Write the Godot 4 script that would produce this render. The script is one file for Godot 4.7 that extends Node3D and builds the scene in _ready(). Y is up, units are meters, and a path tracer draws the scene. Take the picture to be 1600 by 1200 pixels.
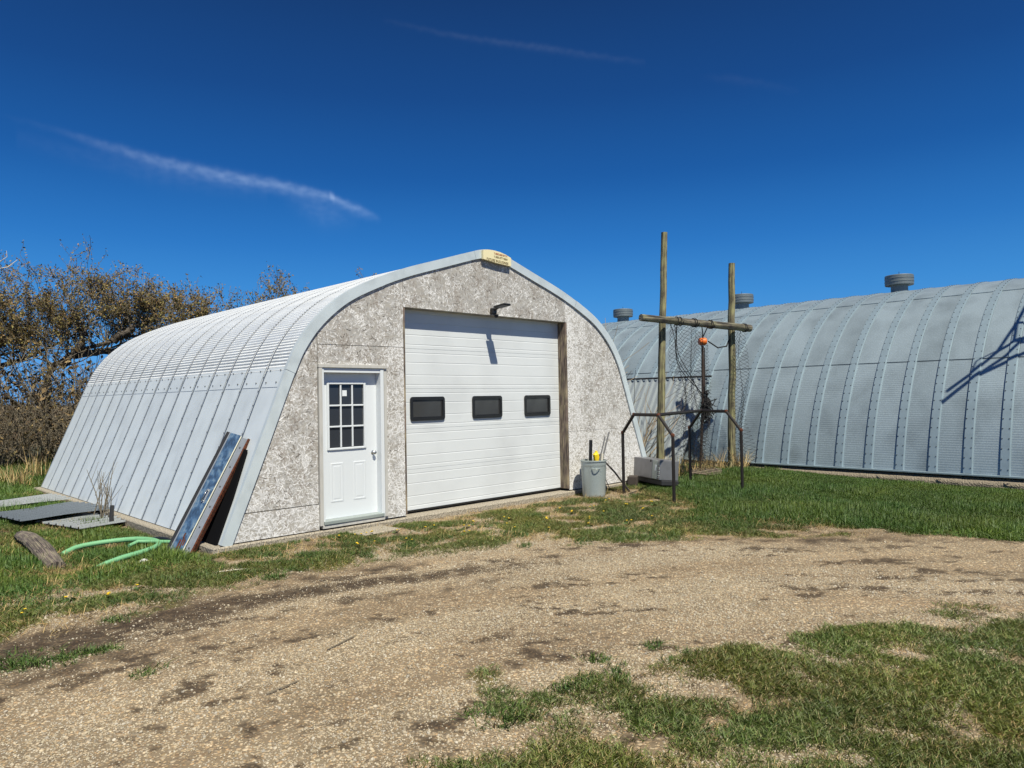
extends Node3D
# A white arched steel workshop with a weathered strand-board front, a galvanised arched
# granary beside it, a gravel yard and spring grass. x runs along the workshop front,
# y is up, the front stands at z = 0 and the workshop runs towards -z.

const XC := 3.25          # ridge of the workshop
const PITCH := 0.62
const GX := 16.24         # axis of the granary: x, y, radius
const GY := -0.9
const GR := 5.4
const GP := 0.61

var M := {}
var counts := {}
var rng := RandomNumberGenerator.new()
var lo := FastNoiseLite.new()
var mid := FastNoiseLite.new()
var hi := FastNoiseLite.new()
var prof: PackedVector2Array          # left half of the arch, base to ridge, as (distance from axis, height)
var seen_from := Vector3.ZERO


# ------------------------------------------------------------------ mesh builder
class MB:
	var v := PackedVector3Array()
	var n := PackedVector3Array()
	var t := PackedVector2Array()
	var c := PackedColorArray()
	var i := PackedInt32Array()
	var col := Color.WHITE
	var uvs := Vector2.ONE

	func vert(p: Vector3, nn: Vector3, uv := Vector2.ZERO) -> int:
		v.append(p); n.append(nn); t.append(uv); c.append(col)
		return v.size() - 1

	func tri(a: int, b: int, d: int) -> void:
		var g := (v[b] - v[a]).cross(v[d] - v[a])
		if g.dot(n[a] + n[b] + n[d]) > 0.0:
			i.append(a); i.append(d); i.append(b)
		else:
			i.append(a); i.append(b); i.append(d)

	func quad(p0: Vector3, p1: Vector3, p2: Vector3, p3: Vector3, out: Vector3, u0 := Vector2(0, 0), u1 := Vector2(1, 1)) -> void:
		var nn := (p1 - p0).cross(p2 - p0)
		if nn.length_squared() < 1e-16:
			nn = (p2 - p0).cross(p3 - p0)
		nn = nn.normalized()
		if nn.dot(out) < 0.0:
			nn = -nn
		var a := vert(p0, nn, u0)
		var b := vert(p1, nn, Vector2(u1.x, u0.y))
		var d := vert(p2, nn, u1)
		var e := vert(p3, nn, Vector2(u0.x, u1.y))
		tri(a, b, d); tri(a, d, e)

	func face(p: Array, out: Vector3) -> void:
		var nn: Vector3 = (p[1] - p[0]).cross(p[2] - p[0]).normalized()
		if nn.dot(out) < 0.0:
			nn = -nn
		var ids := []
		for q in p:
			ids.append(vert(q, nn, Vector2(q.x + q.z, q.y)))
		for k in range(1, p.size() - 1):
			tri(ids[0], ids[k], ids[k + 1])

	# a box with chamfered edges
	func box(centre: Vector3, size: Vector3, bevel := 0.0, turn := Basis()) -> void:
		var h := size * 0.5
		var b := minf(bevel, minf(h.x, minf(h.y, h.z)) * 0.9)
		var pt := func(s: Vector3, axis: int) -> Vector3:
			var q := Vector3(s.x * h.x, s.y * h.y, s.z * h.z)
			for k in 3:
				if k != axis:
					q[k] -= s[k] * b
			return centre + turn * q
		for axis in 3:
			var u := (axis + 1) % 3
			var w := (axis + 2) % 3
			for s in [-1.0, 1.0]:
				var q := []
				for e in [[-1, -1], [1, -1], [1, 1], [-1, 1]]:
					var sg := Vector3.ZERO
					sg[axis] = s; sg[u] = e[0]; sg[w] = e[1]
					q.append(pt.call(sg, axis))
				var o := Vector3.ZERO
				o[axis] = s
				quad(q[0], q[1], q[2], q[3], turn * o, Vector2.ZERO, Vector2(size[u], size[w]))
		if b <= 0.0:
			return
		for axis in 3:
			var u := (axis + 1) % 3
			var w := (axis + 2) % 3
			for su in [-1.0, 1.0]:
				for sw in [-1.0, 1.0]:
					var s0 := Vector3.ZERO
					s0[axis] = -1; s0[u] = su; s0[w] = sw
					var s1 := s0
					s1[axis] = 1
					var o := Vector3.ZERO
					o[u] = su; o[w] = sw
					quad(pt.call(s0, u), pt.call(s1, u), pt.call(s1, w), pt.call(s0, w), turn * o)
		for sx in [-1.0, 1.0]:
			for sy in [-1.0, 1.0]:
				for sz in [-1.0, 1.0]:
					var s := Vector3(sx, sy, sz)
					face([pt.call(s, 0), pt.call(s, 1), pt.call(s, 2)], turn * s)

	# a tube along points with a radius at each
	func tube(p: Array, r: Array, sides := 8, caps := true, vscale := 1.0) -> void:
		var m := p.size()
		if m < 2:
			return
		var d: Vector3 = (p[1] - p[0]).normalized()
		var side := d.cross(Vector3(0.31, 0.87, 0.39) if absf(d.y) < 0.8 else Vector3(0.9, 0.1, 0.42)).normalized()
		var first := v.size()
		var along := 0.0
		for k in m:
			var dd: Vector3
			if k == 0:
				dd = p[1] - p[0]
			elif k == m - 1:
				dd = p[k] - p[k - 1]
			else:
				dd = (p[k] - p[k - 1]).normalized() + (p[k + 1] - p[k]).normalized()
			dd = dd.normalized()
			if k > 0:
				along += (p[k] - p[k - 1]).length()
			side = (side - dd * side.dot(dd)).normalized()
			var up := dd.cross(side)
			for s in sides + 1:
				var a := TAU * s / sides
				var o := side * cos(a) + up * sin(a)
				vert(p[k] + o * r[k], o, Vector2(float(s) / sides, along * vscale))
		for k in m - 1:
			for s in sides:
				var a := first + k * (sides + 1) + s
				var b := a + sides + 1
				tri(a, a + 1, b + 1); tri(a, b + 1, b)
		if caps:
			for e in [0, m - 1]:
				var dd: Vector3 = (p[0] - p[1]).normalized() if e == 0 else (p[m - 1] - p[m - 2]).normalized()
				var mid_ := vert(p[e], dd, Vector2(0.5, 0.0))
				var ring := []
				for s in sides:
					ring.append(vert(v[first + e * (sides + 1) + s], dd, Vector2(float(s) / sides, 0.02)))
				for s in sides:
					tri(mid_, ring[s], ring[(s + 1) % sides])

	# a turned shape: points (radius, height) round the y axis of xf
	func lathe(p: Array, segs: int, xf := Transform3D()) -> void:
		for k in p.size() - 1:
			var a: Vector2 = p[k]
			var b: Vector2 = p[k + 1]
			var d := b - a
			var nr := Vector2(d.y, -d.x).normalized()
			var row0 := []
			var row1 := []
			for s in segs + 1:
				var g := TAU * s / segs
				var o := Vector3(cos(g), 0, sin(g))
				var nn := xf.basis * (o * nr.x + Vector3.UP * nr.y)
				row0.append(vert(xf * (o * a.x + Vector3.UP * a.y), nn, Vector2(float(s) / segs * 2.0, a.y)))
				row1.append(vert(xf * (o * b.x + Vector3.UP * b.y), nn, Vector2(float(s) / segs * 2.0, b.y)))
			for s in segs:
				tri(row0[s], row0[s + 1], row1[s + 1]); tri(row0[s], row1[s + 1], row1[s])

	# a plate: a polygon in x and y between two depths
	func plate(poly: PackedVector2Array, z0: float, z1: float, uvo := Vector2.ZERO, uvk := Vector2.ONE) -> void:
		var ids := Geometry2D.triangulate_polygon(poly)
		for pass_ in 2:
			var z := z1 if pass_ == 0 else z0
			var o := Vector3(0, 0, 1) if pass_ == 0 else Vector3(0, 0, -1)
			var base := v.size()
			for q in poly:
				vert(Vector3(q.x, q.y, z), o, (q - uvo) * uvk)
			for k in range(0, ids.size(), 3):
				tri(base + ids[k], base + ids[k + 1], base + ids[k + 2])
		var turn := 1.0 if Geometry2D.is_polygon_clockwise(poly) else -1.0
		for k in poly.size():
			var a := poly[k]
			var b := poly[(k + 1) % poly.size()]
			var e := (b - a).normalized()
			var o := Vector3(-e.y, e.x, 0) * turn
			quad(Vector3(a.x, a.y, z0), Vector3(b.x, b.y, z0), Vector3(b.x, b.y, z1), Vector3(a.x, a.y, z1), o, (a - uvo) * uvk, (b - uvo) * uvk + Vector2(0.001, 0.001))

	# a sheet over a grid of points, with smooth normals
	func sheet(rows: Array, out: Vector3, uvk := Vector2.ONE) -> void:
		var h := rows.size()
		var w: int = rows[0].size()
		var first := v.size()
		for a in h:
			for b in w:
				var du: Vector3 = rows[a][mini(b + 1, w - 1)] - rows[a][maxi(b - 1, 0)]
				var dv: Vector3 = rows[mini(a + 1, h - 1)][b] - rows[maxi(a - 1, 0)][b]
				var nn := du.cross(dv).normalized()
				if nn.dot(out) < 0.0:
					nn = -nn
				vert(rows[a][b], nn, Vector2(b, a) * uvk)
		for a in h - 1:
			for b in w - 1:
				var q := first + a * w + b
				tri(q, q + 1, q + w + 1); tri(q, q + w + 1, q + w)

	func mesh() -> ArrayMesh:
		var arr := []
		arr.resize(Mesh.ARRAY_MAX)
		arr[Mesh.ARRAY_VERTEX] = v
		arr[Mesh.ARRAY_NORMAL] = n
		arr[Mesh.ARRAY_TEX_UV] = t
		arr[Mesh.ARRAY_COLOR] = c
		arr[Mesh.ARRAY_INDEX] = i
		var m := ArrayMesh.new()
		m.add_surface_from_arrays(Mesh.PRIMITIVE_TRIANGLES, arr)
		return m


# ------------------------------------------------------------------ naming
func numbered(called: String, parent: Node) -> String:
	var key := str(parent.get_instance_id()) + called
	var k: int = counts.get(key, 0)
	counts[key] = k + 1
	return called if k == 0 else "%s_%03d" % [called, k]


func tag(o: Node, label := "", category := "", group := "", kind := "") -> Node:
	if label: o.set_meta("label", label)
	if category: o.set_meta("category", category)
	if group: o.set_meta("group", group)
	if kind: o.set_meta("kind", kind)
	return o


func put(called: String, shape, material: Material, parent: Node = self, at := Transform3D()) -> MeshInstance3D:
	var o := MeshInstance3D.new()
	o.mesh = shape.mesh() if shape is MB else shape
	o.material_override = material
	o.name = numbered(called, parent)
	o.transform = at
	parent.add_child(o, true)
	return o


func thing(called: String, label: String, category: String, at := Vector3.ZERO, group := "") -> Node3D:
	var o := Node3D.new()
	o.name = numbered(called, self)
	o.position = at
	add_child(o, true)
	tag(o, label, category, group)
	return o


func group_node(called: String, parent: Node) -> Node3D:
	var o := Node3D.new()
	o.name = numbered(called, parent)
	parent.add_child(o, true)
	return o


func scatter(called: String, m: Mesh, material: Material, places: Array, colours: Array, parent: Node = self) -> MultiMeshInstance3D:
	var mm := MultiMesh.new()
	mm.transform_format = MultiMesh.TRANSFORM_3D
	mm.use_colors = true
	mm.mesh = m
	mm.instance_count = places.size()
	for k in places.size():
		mm.set_instance_transform(k, places[k])
		mm.set_instance_color(k, colours[k])
	var o := MultiMeshInstance3D.new()
	o.multimesh = mm
	o.material_override = material
	o.name = numbered(called, parent)
	parent.add_child(o, true)
	o.set_meta("kind", "stuff")
	return o


# ------------------------------------------------------------------ materials
func lin(r: float, g: float, b: float) -> Color:
	return Color(r, g, b).linear_to_srgb()


func mat(called: String, colour: Color, rough: float, metal := 0.0, vc := false) -> StandardMaterial3D:
	var m := StandardMaterial3D.new()
	m.resource_name = called
	m.albedo_color = colour
	m.roughness = rough
	m.metallic = metal
	m.vertex_color_use_as_albedo = vc
	M[called] = m
	return m


func noise_tex(freq: float, octaves: int, ramp: Array, size := 512, kind := FastNoiseLite.TYPE_SIMPLEX_SMOOTH, seed_ := 1) -> NoiseTexture2D:
	var f := FastNoiseLite.new()
	f.noise_type = kind
	f.frequency = freq
	f.fractal_octaves = octaves
	f.seed = seed_
	var t := NoiseTexture2D.new()
	t.width = size
	t.height = size
	t.seamless = true
	t.noise = f
	if ramp.size():
		var g := Gradient.new()
		g.offsets = PackedFloat32Array(ramp[0])
		var cs := PackedColorArray()
		for q in ramp[1]:
			cs.append(Color(q, q, q) if not q is Color else q)
		g.colors = cs
		t.color_ramp = g
	return t


func tri_uv(m: StandardMaterial3D, s: Vector3, world := false) -> void:
	m.uv1_triplanar = true
	m.uv1_world_triplanar = world
	m.uv1_scale = s


# gravel: stones stamped on a wrapping square; colour and height
func gravel_textures() -> Array:
	var S := 1024
	var colour := PackedByteArray(); colour.resize(S * S * 3)
	var height := PackedByteArray(); height.resize(S * S)
	var top := PackedFloat32Array(); top.resize(S * S); top.fill(-1.0)
	var r := RandomNumberGenerator.new(); r.seed = 77
	for k in S * S:
		var g := 112 + (r.randi() % 36)
		colour[k * 3] = g + 8; colour[k * 3 + 1] = g; colour[k * 3 + 2] = g - 12
		height[k] = 20 + (r.randi() % 26)
	var kinds := [[198, 186, 166], [186, 173, 154], [210, 202, 188], [172, 159, 142], [166, 161, 154], [190, 170, 146], [154, 139, 121], [218, 212, 200], [180, 166, 142], [142, 133, 123]]
	for k in 8200:
		var big := r.randf()
		var rad := 3.0 + 4.5 * r.randf() + (7.0 * r.randf() if big > 0.93 else 0.0)
		var sq := r.randf_range(0.6, 1.0)
		var an := r.randf() * PI
		var ca := cos(an)
		var sa := sin(an)
		var cx := r.randi() % S
		var cy := r.randi() % S
		var kd: Array = kinds[r.randi() % kinds.size()]
		var f := r.randf_range(0.82, 1.1)
		var R := int(rad) + 1
		for dy in range(-R, R + 1):
			for dx in range(-R, R + 1):
				var u := (dx * ca + dy * sa) / rad
				var w := (-dx * sa + dy * ca) / (rad * sq)
				var q := u * u + w * w
				if q < 1.0:
					var at := ((cy + dy + S) % S) * S + (cx + dx + S) % S
					var hh := sqrt(1.0 - q) * rad
					if hh > top[at] * 0.8:
						top[at] = hh
						colour[at * 3] = clampi(int(kd[0] * f), 0, 255)
						colour[at * 3 + 1] = clampi(int(kd[1] * f), 0, 255)
						colour[at * 3 + 2] = clampi(int(kd[2] * f), 0, 255)
						height[at] = clampi(int(50 + hh * 15.0), 0, 255)
	return [ImageTexture.create_from_image(Image.create_from_data(S, S, false, Image.FORMAT_RGB8, colour)), ImageTexture.create_from_image(Image.create_from_data(S, S, false, Image.FORMAT_L8, height))]


# weathered strand board over the whole front: grey strands, the paint flaked away unevenly
func strand_textures() -> Array:
	var W := 2048
	var H := 1024
	var colour := PackedByteArray(); colour.resize(W * H * 3)
	var height := PackedByteArray(); height.resize(W * H)
	var r := RandomNumberGenerator.new(); r.seed = 5
	var fn := FastNoiseLite.new(); fn.frequency = 0.012; fn.fractal_octaves = 4; fn.seed = 9
	var fs := FastNoiseLite.new(); fs.frequency = 0.05; fs.fractal_octaves = 3; fs.seed = 4
	for k in W * H:
		colour[k * 3] = 168; colour[k * 3 + 1] = 164; colour[k * 3 + 2] = 158
		height[k] = 90
	var kx := 9.7 / W
	var ky := 4.5 / H
	for k in 95000:
		var cx := r.randi() % W
		var cy := r.randi() % H
		var x := cx * kx - 1.6
		var y := 4.45 - cy * ky
		# how much paint is left here
		var paint := 0.36 + fn.get_noise_2d(cx, cy * 1.05) * 0.62 + fn.get_noise_2d(cx * 2.4 + 300.0, cy * 0.45) * 0.28
		paint += 0.34 * smoothstep(1.3, 0.4, y)
		paint += fs.get_noise_2d(cx * 0.5, cy * 0.5) * 0.16
		var stain := clampf(fn.get_noise_2d(cx * 0.8 + 900.0, cy * 0.5) * 1.8, 0.0, 0.6)
		if x > 5.2:
			paint += 0.34 + 0.45 * smoothstep(5.75, 5.45, x) + 0.30 * smoothstep(1.6, 1.0, y)
			if x > 5.75 and y > 1.15: paint -= 0.14
		elif x > 1.0 and x < 1.42 and y < 2.7: paint += 0.30
		elif y > 3.2: paint -= 0.10 + 0.14 * smoothstep(0.9, 0.1, absf(x - 2.9))
		elif y > 2.6: paint -= 0.08
		if x < -0.1 and y < 0.39: paint += 0.25
		if absf(x - 1.36) < 0.09 or absf(x - 5.3) < 0.07: paint += 0.28
		var L := r.randf_range(6.0, 18.0)
		var wd := r.randf_range(1.2, 3.2)
		var an := r.randf() * PI
		var ca := cos(an)
		var sa := sin(an)
		var cr: int; var cg: int; var cb: int
		var away := r.randf()
		var hv := 100 + (r.randi() % 60)
		if away < paint:
			var g := int(lerpf(234.0, 194.0, away / maxf(paint, 0.01))) + r.randi_range(-14, 8)
			cr = g; cg = g - 1; cb = g - 1
			hv += 45
		else:
			var q := r.randf()
			if q < 0.70 - stain:
				var g := r.randi_range(144, 188)
				cr = g; cg = g - 2; cb = g - 4
			elif q < 0.86:
				var g := r.randi_range(120, 162)
				cr = g + 5; cg = g - 2; cb = g - 8
			elif q < 0.95:
				var g := r.randi_range(172, 208)
				cr = g; cg = g - 2; cb = g - 4
			else:
				var g := r.randi_range(86, 116)
				cr = g + 2; cg = g - 2; cb = g - 7
		var u := -L * 0.5
		while u <= L * 0.5:
			# ends taper to a split point
			var hw := wd * 0.5 * clampf((L * 0.5 - absf(u)) / 3.0 + 0.35, 0.0, 1.0)
			var w := -hw
			while w <= hw:
				var xx := cx + int(u * ca - w * sa)
				var yy := cy + int(u * sa + w * ca)
				if xx >= 0 and xx < W and yy >= 0 and yy < H:
					var at := yy * W + xx
					colour[at * 3] = cr; colour[at * 3 + 1] = cg; colour[at * 3 + 2] = cb
					height[at] = hv
				w += 0.8
			u += 0.8
	return [ImageTexture.create_from_image(Image.create_from_data(W, H, false, Image.FORMAT_RGB8, colour)), ImageTexture.create_from_image(Image.create_from_data(W, H, false, Image.FORMAT_L8, height))]


# wood: streaks along v
func wood_texture(seed_: int, dark: float) -> ImageTexture:
	var W := 128
	var H := 512
	var b := PackedByteArray(); b.resize(W * H * 3)
	var f := FastNoiseLite.new(); f.seed = seed_; f.frequency = 0.02; f.fractal_octaves = 4
	var g := FastNoiseLite.new(); g.seed = seed_ + 3; g.frequency = 0.01; g.fractal_octaves = 3
	for y in H:
		for x in W:
			var ang := TAU * x / W
			var s := f.get_noise_3d(cos(ang) * 120.0, sin(ang) * 120.0, y * 0.22)
			var q := g.get_noise_3d(cos(ang) * 40.0, sin(ang) * 40.0, y * 1.3)
			var k := 0.74 + s * 0.62 * dark + q * 0.3
			if s < -0.34: k *= 0.6
			k = clampf(k, 0.12, 1.0)
			var at := (y * W + x) * 3
			b[at] = int(255 * k); b[at + 1] = int(255 * clampf(k * (0.985 + q * 0.05), 0, 1)); b[at + 2] = int(255 * clampf(k * (0.96 - q * 0.07), 0, 1))
	return ImageTexture.create_from_image(Image.create_from_data(W, H, false, Image.FORMAT_RGB8, b))


func make_materials() -> void:
	var m: StandardMaterial3D
	var soft := noise_tex(0.006, 5, [[0.0, 0.35, 0.65, 1.0], [0.92, 0.97, 1.0, 1.0]], 512, FastNoiseLite.TYPE_SIMPLEX_SMOOTH, 3)
	var dull := noise_tex(0.008, 5, [[0.0, 0.35, 0.6, 1.0], [0.80, 0.93, 1.0, 1.0]], 512, FastNoiseLite.TYPE_SIMPLEX_SMOOTH, 71)
	var fine := noise_tex(0.09, 3, [[0.0, 0.4, 0.6, 1.0], [0.62, 0.86, 0.95, 1.0]], 512, FastNoiseLite.TYPE_SIMPLEX, 8)
	var spangle := noise_tex(0.05, 2, [[0.0, 0.35, 0.6, 1.0], [0.80, 0.90, 0.96, 1.0]], 512, FastNoiseLite.TYPE_CELLULAR, 12)
	var grit := noise_tex(0.05, 5, [[0.0, 0.38, 0.55, 1.0], [0.5, 0.78, 0.92, 1.0]], 512, FastNoiseLite.TYPE_SIMPLEX, 21)
	var rust := noise_tex(0.02, 5, [[0.0, 0.42, 0.52, 0.62, 1.0], [Color(0.12, 0.06, 0.04), Color(0.34, 0.15, 0.07), Color(0.50, 0.25, 0.11), Color(0.27, 0.15, 0.10), Color(0.42, 0.32, 0.26)]], 256, FastNoiseLite.TYPE_SIMPLEX, 5)
	var bump := noise_tex(0.02, 4, [], 512, FastNoiseLite.TYPE_SIMPLEX, 31)

	m = mat("seam_dark", lin(0.15, 0.17, 0.20), 0.7)
	m = mat("roof_steel", lin(0.82, 0.84, 0.85), 0.42, 0.05)
	m.albedo_texture = soft; tri_uv(m, Vector3(0.45, 0.45, 0.45), true)
	m = mat("white_steel", lin(0.66, 0.715, 0.75), 0.40, 0.05)
	m.albedo_texture = soft; tri_uv(m, Vector3(0.45, 0.45, 0.45), true)
	m = mat("white_steel_dull", lin(0.625, 0.68, 0.72), 0.42, 0.05)
	m.albedo_texture = soft; tri_uv(m, Vector3(0.6, 0.6, 0.6), true)
	m = mat("trim_steel", lin(0.56, 0.625, 0.66), 0.40, 0.1)
	m.albedo_texture = soft; tri_uv(m, Vector3(0.7, 0.7, 0.7), true)
	for k in 5:
		var f: float = [1.0, 0.93, 1.05, 0.97, 1.02][k]
		m = mat("galvanised_%d" % k, lin(0.375 * f, 0.46 * f, 0.51 * f), 0.40, 0.3)
		m.albedo_texture = spangle; tri_uv(m, Vector3(1.7, 1.7, 1.7), true)
		m.detail_enabled = true; m.detail_blend_mode = BaseMaterial3D.BLEND_MODE_MUL; m.detail_albedo = dull; m.detail_uv_layer = BaseMaterial3D.DETAIL_UV_2
		m.uv2_triplanar = true; m.uv2_world_triplanar = true; m.uv2_scale = Vector3(0.22, 0.22, 0.22)
	m = mat("vent_metal", lin(0.20, 0.235, 0.25), 0.5, 0.3)
	m.albedo_texture = fine; tri_uv(m, Vector3(1.5, 1.5, 1.5))
	m = mat("galvanised_band", lin(0.275, 0.355, 0.405), 0.40, 0.3)
	m.albedo_texture = soft; tri_uv(m, Vector3(0.9, 0.9, 0.9), true)
	m = mat("bucket_metal", lin(0.47, 0.53, 0.53), 0.40, 0.35)
	m.albedo_texture = spangle; tri_uv(m, Vector3(4, 4, 4))
	m = mat("bolt", lin(0.10, 0.11, 0.12), 0.6, 0.4)
	m = mat("door_white", lin(0.66, 0.69, 0.715), 0.42)
	m.albedo_texture = noise_tex(0.004, 6, [[0.0, 0.4, 0.6, 1.0], [0.955, 0.985, 1.0, 1.0]], 512, FastNoiseLite.TYPE_SIMPLEX_SMOOTH, 61); tri_uv(m, Vector3(0.35, 0.35, 0.35), true)
	m = mat("entry_white", lin(0.67, 0.705, 0.74), 0.40)
	m = mat("black_frame", lin(0.012, 0.012, 0.013), 0.4)
	m = mat("dark_pane", lin(0.045, 0.047, 0.05), 0.06)
	m = mat("entry_pane", lin(0.03, 0.035, 0.045), 0.14)
	m = mat("paper", lin(0.7, 0.74, 0.78), 0.8)
	m = mat("chrome", lin(0.55, 0.55, 0.54), 0.25, 0.9)
	m = mat("sign_cream", lin(0.78, 0.70, 0.44), 0.6)
	m = mat("sign_ink", lin(0.16, 0.12, 0.05), 0.8)
	m = mat("sign_red", lin(0.34, 0.10, 0.05), 0.8)
	m = mat("concrete", lin(0.44, 0.39, 0.31), 0.9)
	m.albedo_texture = grit; tri_uv(m, Vector3(1.1, 1.1, 1.1), true)
	m.heightmap_enabled = true; m.heightmap_texture = bump; m.heightmap_scale = 0.8
	m = mat("rough_concrete", lin(0.33, 0.28, 0.21), 0.95)
	m.albedo_texture = grit; tri_uv(m, Vector3(1.7, 1.7, 1.7), true)
	m.heightmap_enabled = true; m.heightmap_texture = bump; m.heightmap_scale = 2.0
	var st := strand_textures()
	m = mat("strand_board", Color.WHITE, 0.85)
	m.albedo_texture = st[0]
	m.heightmap_enabled = true; m.heightmap_texture = st[1]; m.heightmap_scale = 0.12
	m = mat("grey_board", lin(0.66, 0.655, 0.63), 0.85)
	m.albedo_texture = wood_texture(11, 0.35); m.uv1_scale = Vector3(1.0, 0.7, 1.0)
	m = mat("casing_paint", lin(0.50, 0.49, 0.465), 0.8)
	m.albedo_texture = soft; tri_uv(m, Vector3(3.0, 0.8, 3.0))
	m = mat("brown_board", lin(0.34, 0.275, 0.215), 0.85)
	m.albedo_texture = wood_texture(15, 1.0); tri_uv(m, Vector3(5.0, 0.6, 5.0))
	m = mat("log_wood", lin(0.25, 0.215, 0.18), 0.9)
	m.albedo_texture = wood_texture(19, 1.3); m.uv1_scale = Vector3(4.0, 0.30, 1.0)
	m = mat("pole_wood", lin(0.31, 0.29, 0.175), 0.85)
	m.albedo_texture = wood_texture(23, 0.9); m.uv1_scale = Vector3(1.0, 0.4, 1.0)
	m = mat("beam_wood", lin(0.25, 0.235, 0.175), 0.85)
	m.albedo_texture = wood_texture(29, 1.1); m.uv1_scale = Vector3(1.0, 0.5, 1.0)
	m = mat("black_pipe", lin(0.022, 0.018, 0.017), 0.55, 0.3)
	m = mat("brown_pipe", lin(0.055, 0.036, 0.028), 0.6, 0.2)
	m = mat("rust", Color.WHITE, 0.85)
	m.albedo_texture = rust; tri_uv(m, Vector3(3, 3, 3))
	m = mat("orange_paint", lin(0.75, 0.16, 0.02), 0.5)
	m = mat("net_cord", lin(0.02, 0.02, 0.022), 0.8)
	m = mat("blue_paint", Color.WHITE, 0.38, 0.15)
	m.albedo_texture = noise_tex(0.012, 5, [[0.0, 0.44, 0.56, 0.66, 1.0], [Color(0.20, 0.27, 0.36), Color(0.26, 0.36, 0.48), Color(0.30, 0.41, 0.54), Color(0.36, 0.47, 0.58), Color(0.50, 0.56, 0.62)]], 512, FastNoiseLite.TYPE_SIMPLEX, 44)
	tri_uv(m, Vector3(1.6, 1.0, 1.6))
	m = mat("bare_steel", lin(0.42, 0.45, 0.48), 0.4, 0.5)
	m.albedo_texture = soft; tri_uv(m, Vector3(2, 2, 2))
	m = mat("cream_stripe", lin(0.72, 0.70, 0.56), 0.5)
	m = mat("gap_shade", lin(0.008, 0.008, 0.009), 0.95)  # near-black, paints the shade in the gap behind the blue panel
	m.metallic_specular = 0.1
	m = mat("dark_steel", lin(0.03, 0.03, 0.033), 0.6, 0.2)
	m = mat("cabinet_grey", lin(0.225, 0.225, 0.24), 0.35, 0.4)
	m.albedo_texture = soft; tri_uv(m, Vector3(1.2, 1.2, 1.2))
	m = mat("cabinet_pale", lin(0.34, 0.385, 0.37), 0.45, 0.3)
	m = mat("plank_brown", lin(0.16, 0.125, 0.09), 0.9)
	m.albedo_texture = grit; tri_uv(m, Vector3(3, 3, 3))
	m = mat("dark_wood", lin(0.05, 0.04, 0.035), 0.9)
	m = mat("hose_green", lin(0.165, 0.40, 0.205), 0.6)
	m = mat("yellow_plastic", lin(0.85, 0.62, 0.02), 0.5)
	m = mat("pale_wood", lin(0.62, 0.58, 0.48), 0.7)
	m = mat("grey_rod", lin(0.20, 0.20, 0.20), 0.5, 0.3)
	m = mat("sheet_metal", lin(0.16, 0.19, 0.225), 0.45, 0.4)
	m.albedo_texture = fine; tri_uv(m, Vector3(1.3, 1.3, 1.3), true)
	m = mat("sheet_metal_pale", lin(0.33, 0.355, 0.37), 0.5, 0.3)
	m.albedo_texture = fine; tri_uv(m, Vector3(1.1, 1.1, 1.1), true)
	m = mat("lean_sheet", lin(0.42, 0.47, 0.50), 0.45, 0.3)
	m.albedo_texture = fine; tri_uv(m, Vector3(1.6, 1.6, 1.6), true)
	m = mat("bark", lin(0.15, 0.125, 0.10), 0.95)
	m.albedo_texture = grit; tri_uv(m, Vector3(2.5, 1.0, 2.5))
	m.heightmap_enabled = true; m.heightmap_texture = bump; m.heightmap_scale = 4.0
	m = mat("twig", lin(0.19, 0.16, 0.115), 0.9)
	m = mat("sapling_bark", lin(0.33, 0.26, 0.175), 0.85)
	m = mat("pale_twig", lin(0.55, 0.52, 0.47), 0.85)
	m = mat("bud", Color.WHITE, 0.8, 0.0, true)
	m.backlight_enabled = true; m.backlight = Color(0.35, 0.35, 0.2)
	m = mat("grass", Color.WHITE, 0.55, 0.0, true)
	m.backlight_enabled = true; m.backlight = Color(0.55, 0.6, 0.3)
	m = mat("straw", Color.WHITE, 0.75, 0.0, true)
	m.backlight_enabled = true; m.backlight = Color(0.4, 0.4, 0.3)
	m = mat("pebble", Color.WHITE, 0.85, 0.0, true)
	m = mat("white_rock", lin(0.72, 0.71, 0.69), 0.8)
	m = mat("flower_yellow", lin(0.70, 0.47, 0.02), 0.7)
	m = mat("rosette_green", lin(0.06, 0.12, 0.025), 0.6)
	var gt := gravel_textures()
	m = mat("ground", Color.WHITE, 0.95, 0.0, true)
	m.albedo_texture = gt[0]
	m.heightmap_enabled = true; m.heightmap_texture = gt[1]; m.heightmap_scale = 1.0
	m.uv1_scale = Vector3(0.66, 0.66, 1)


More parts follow.
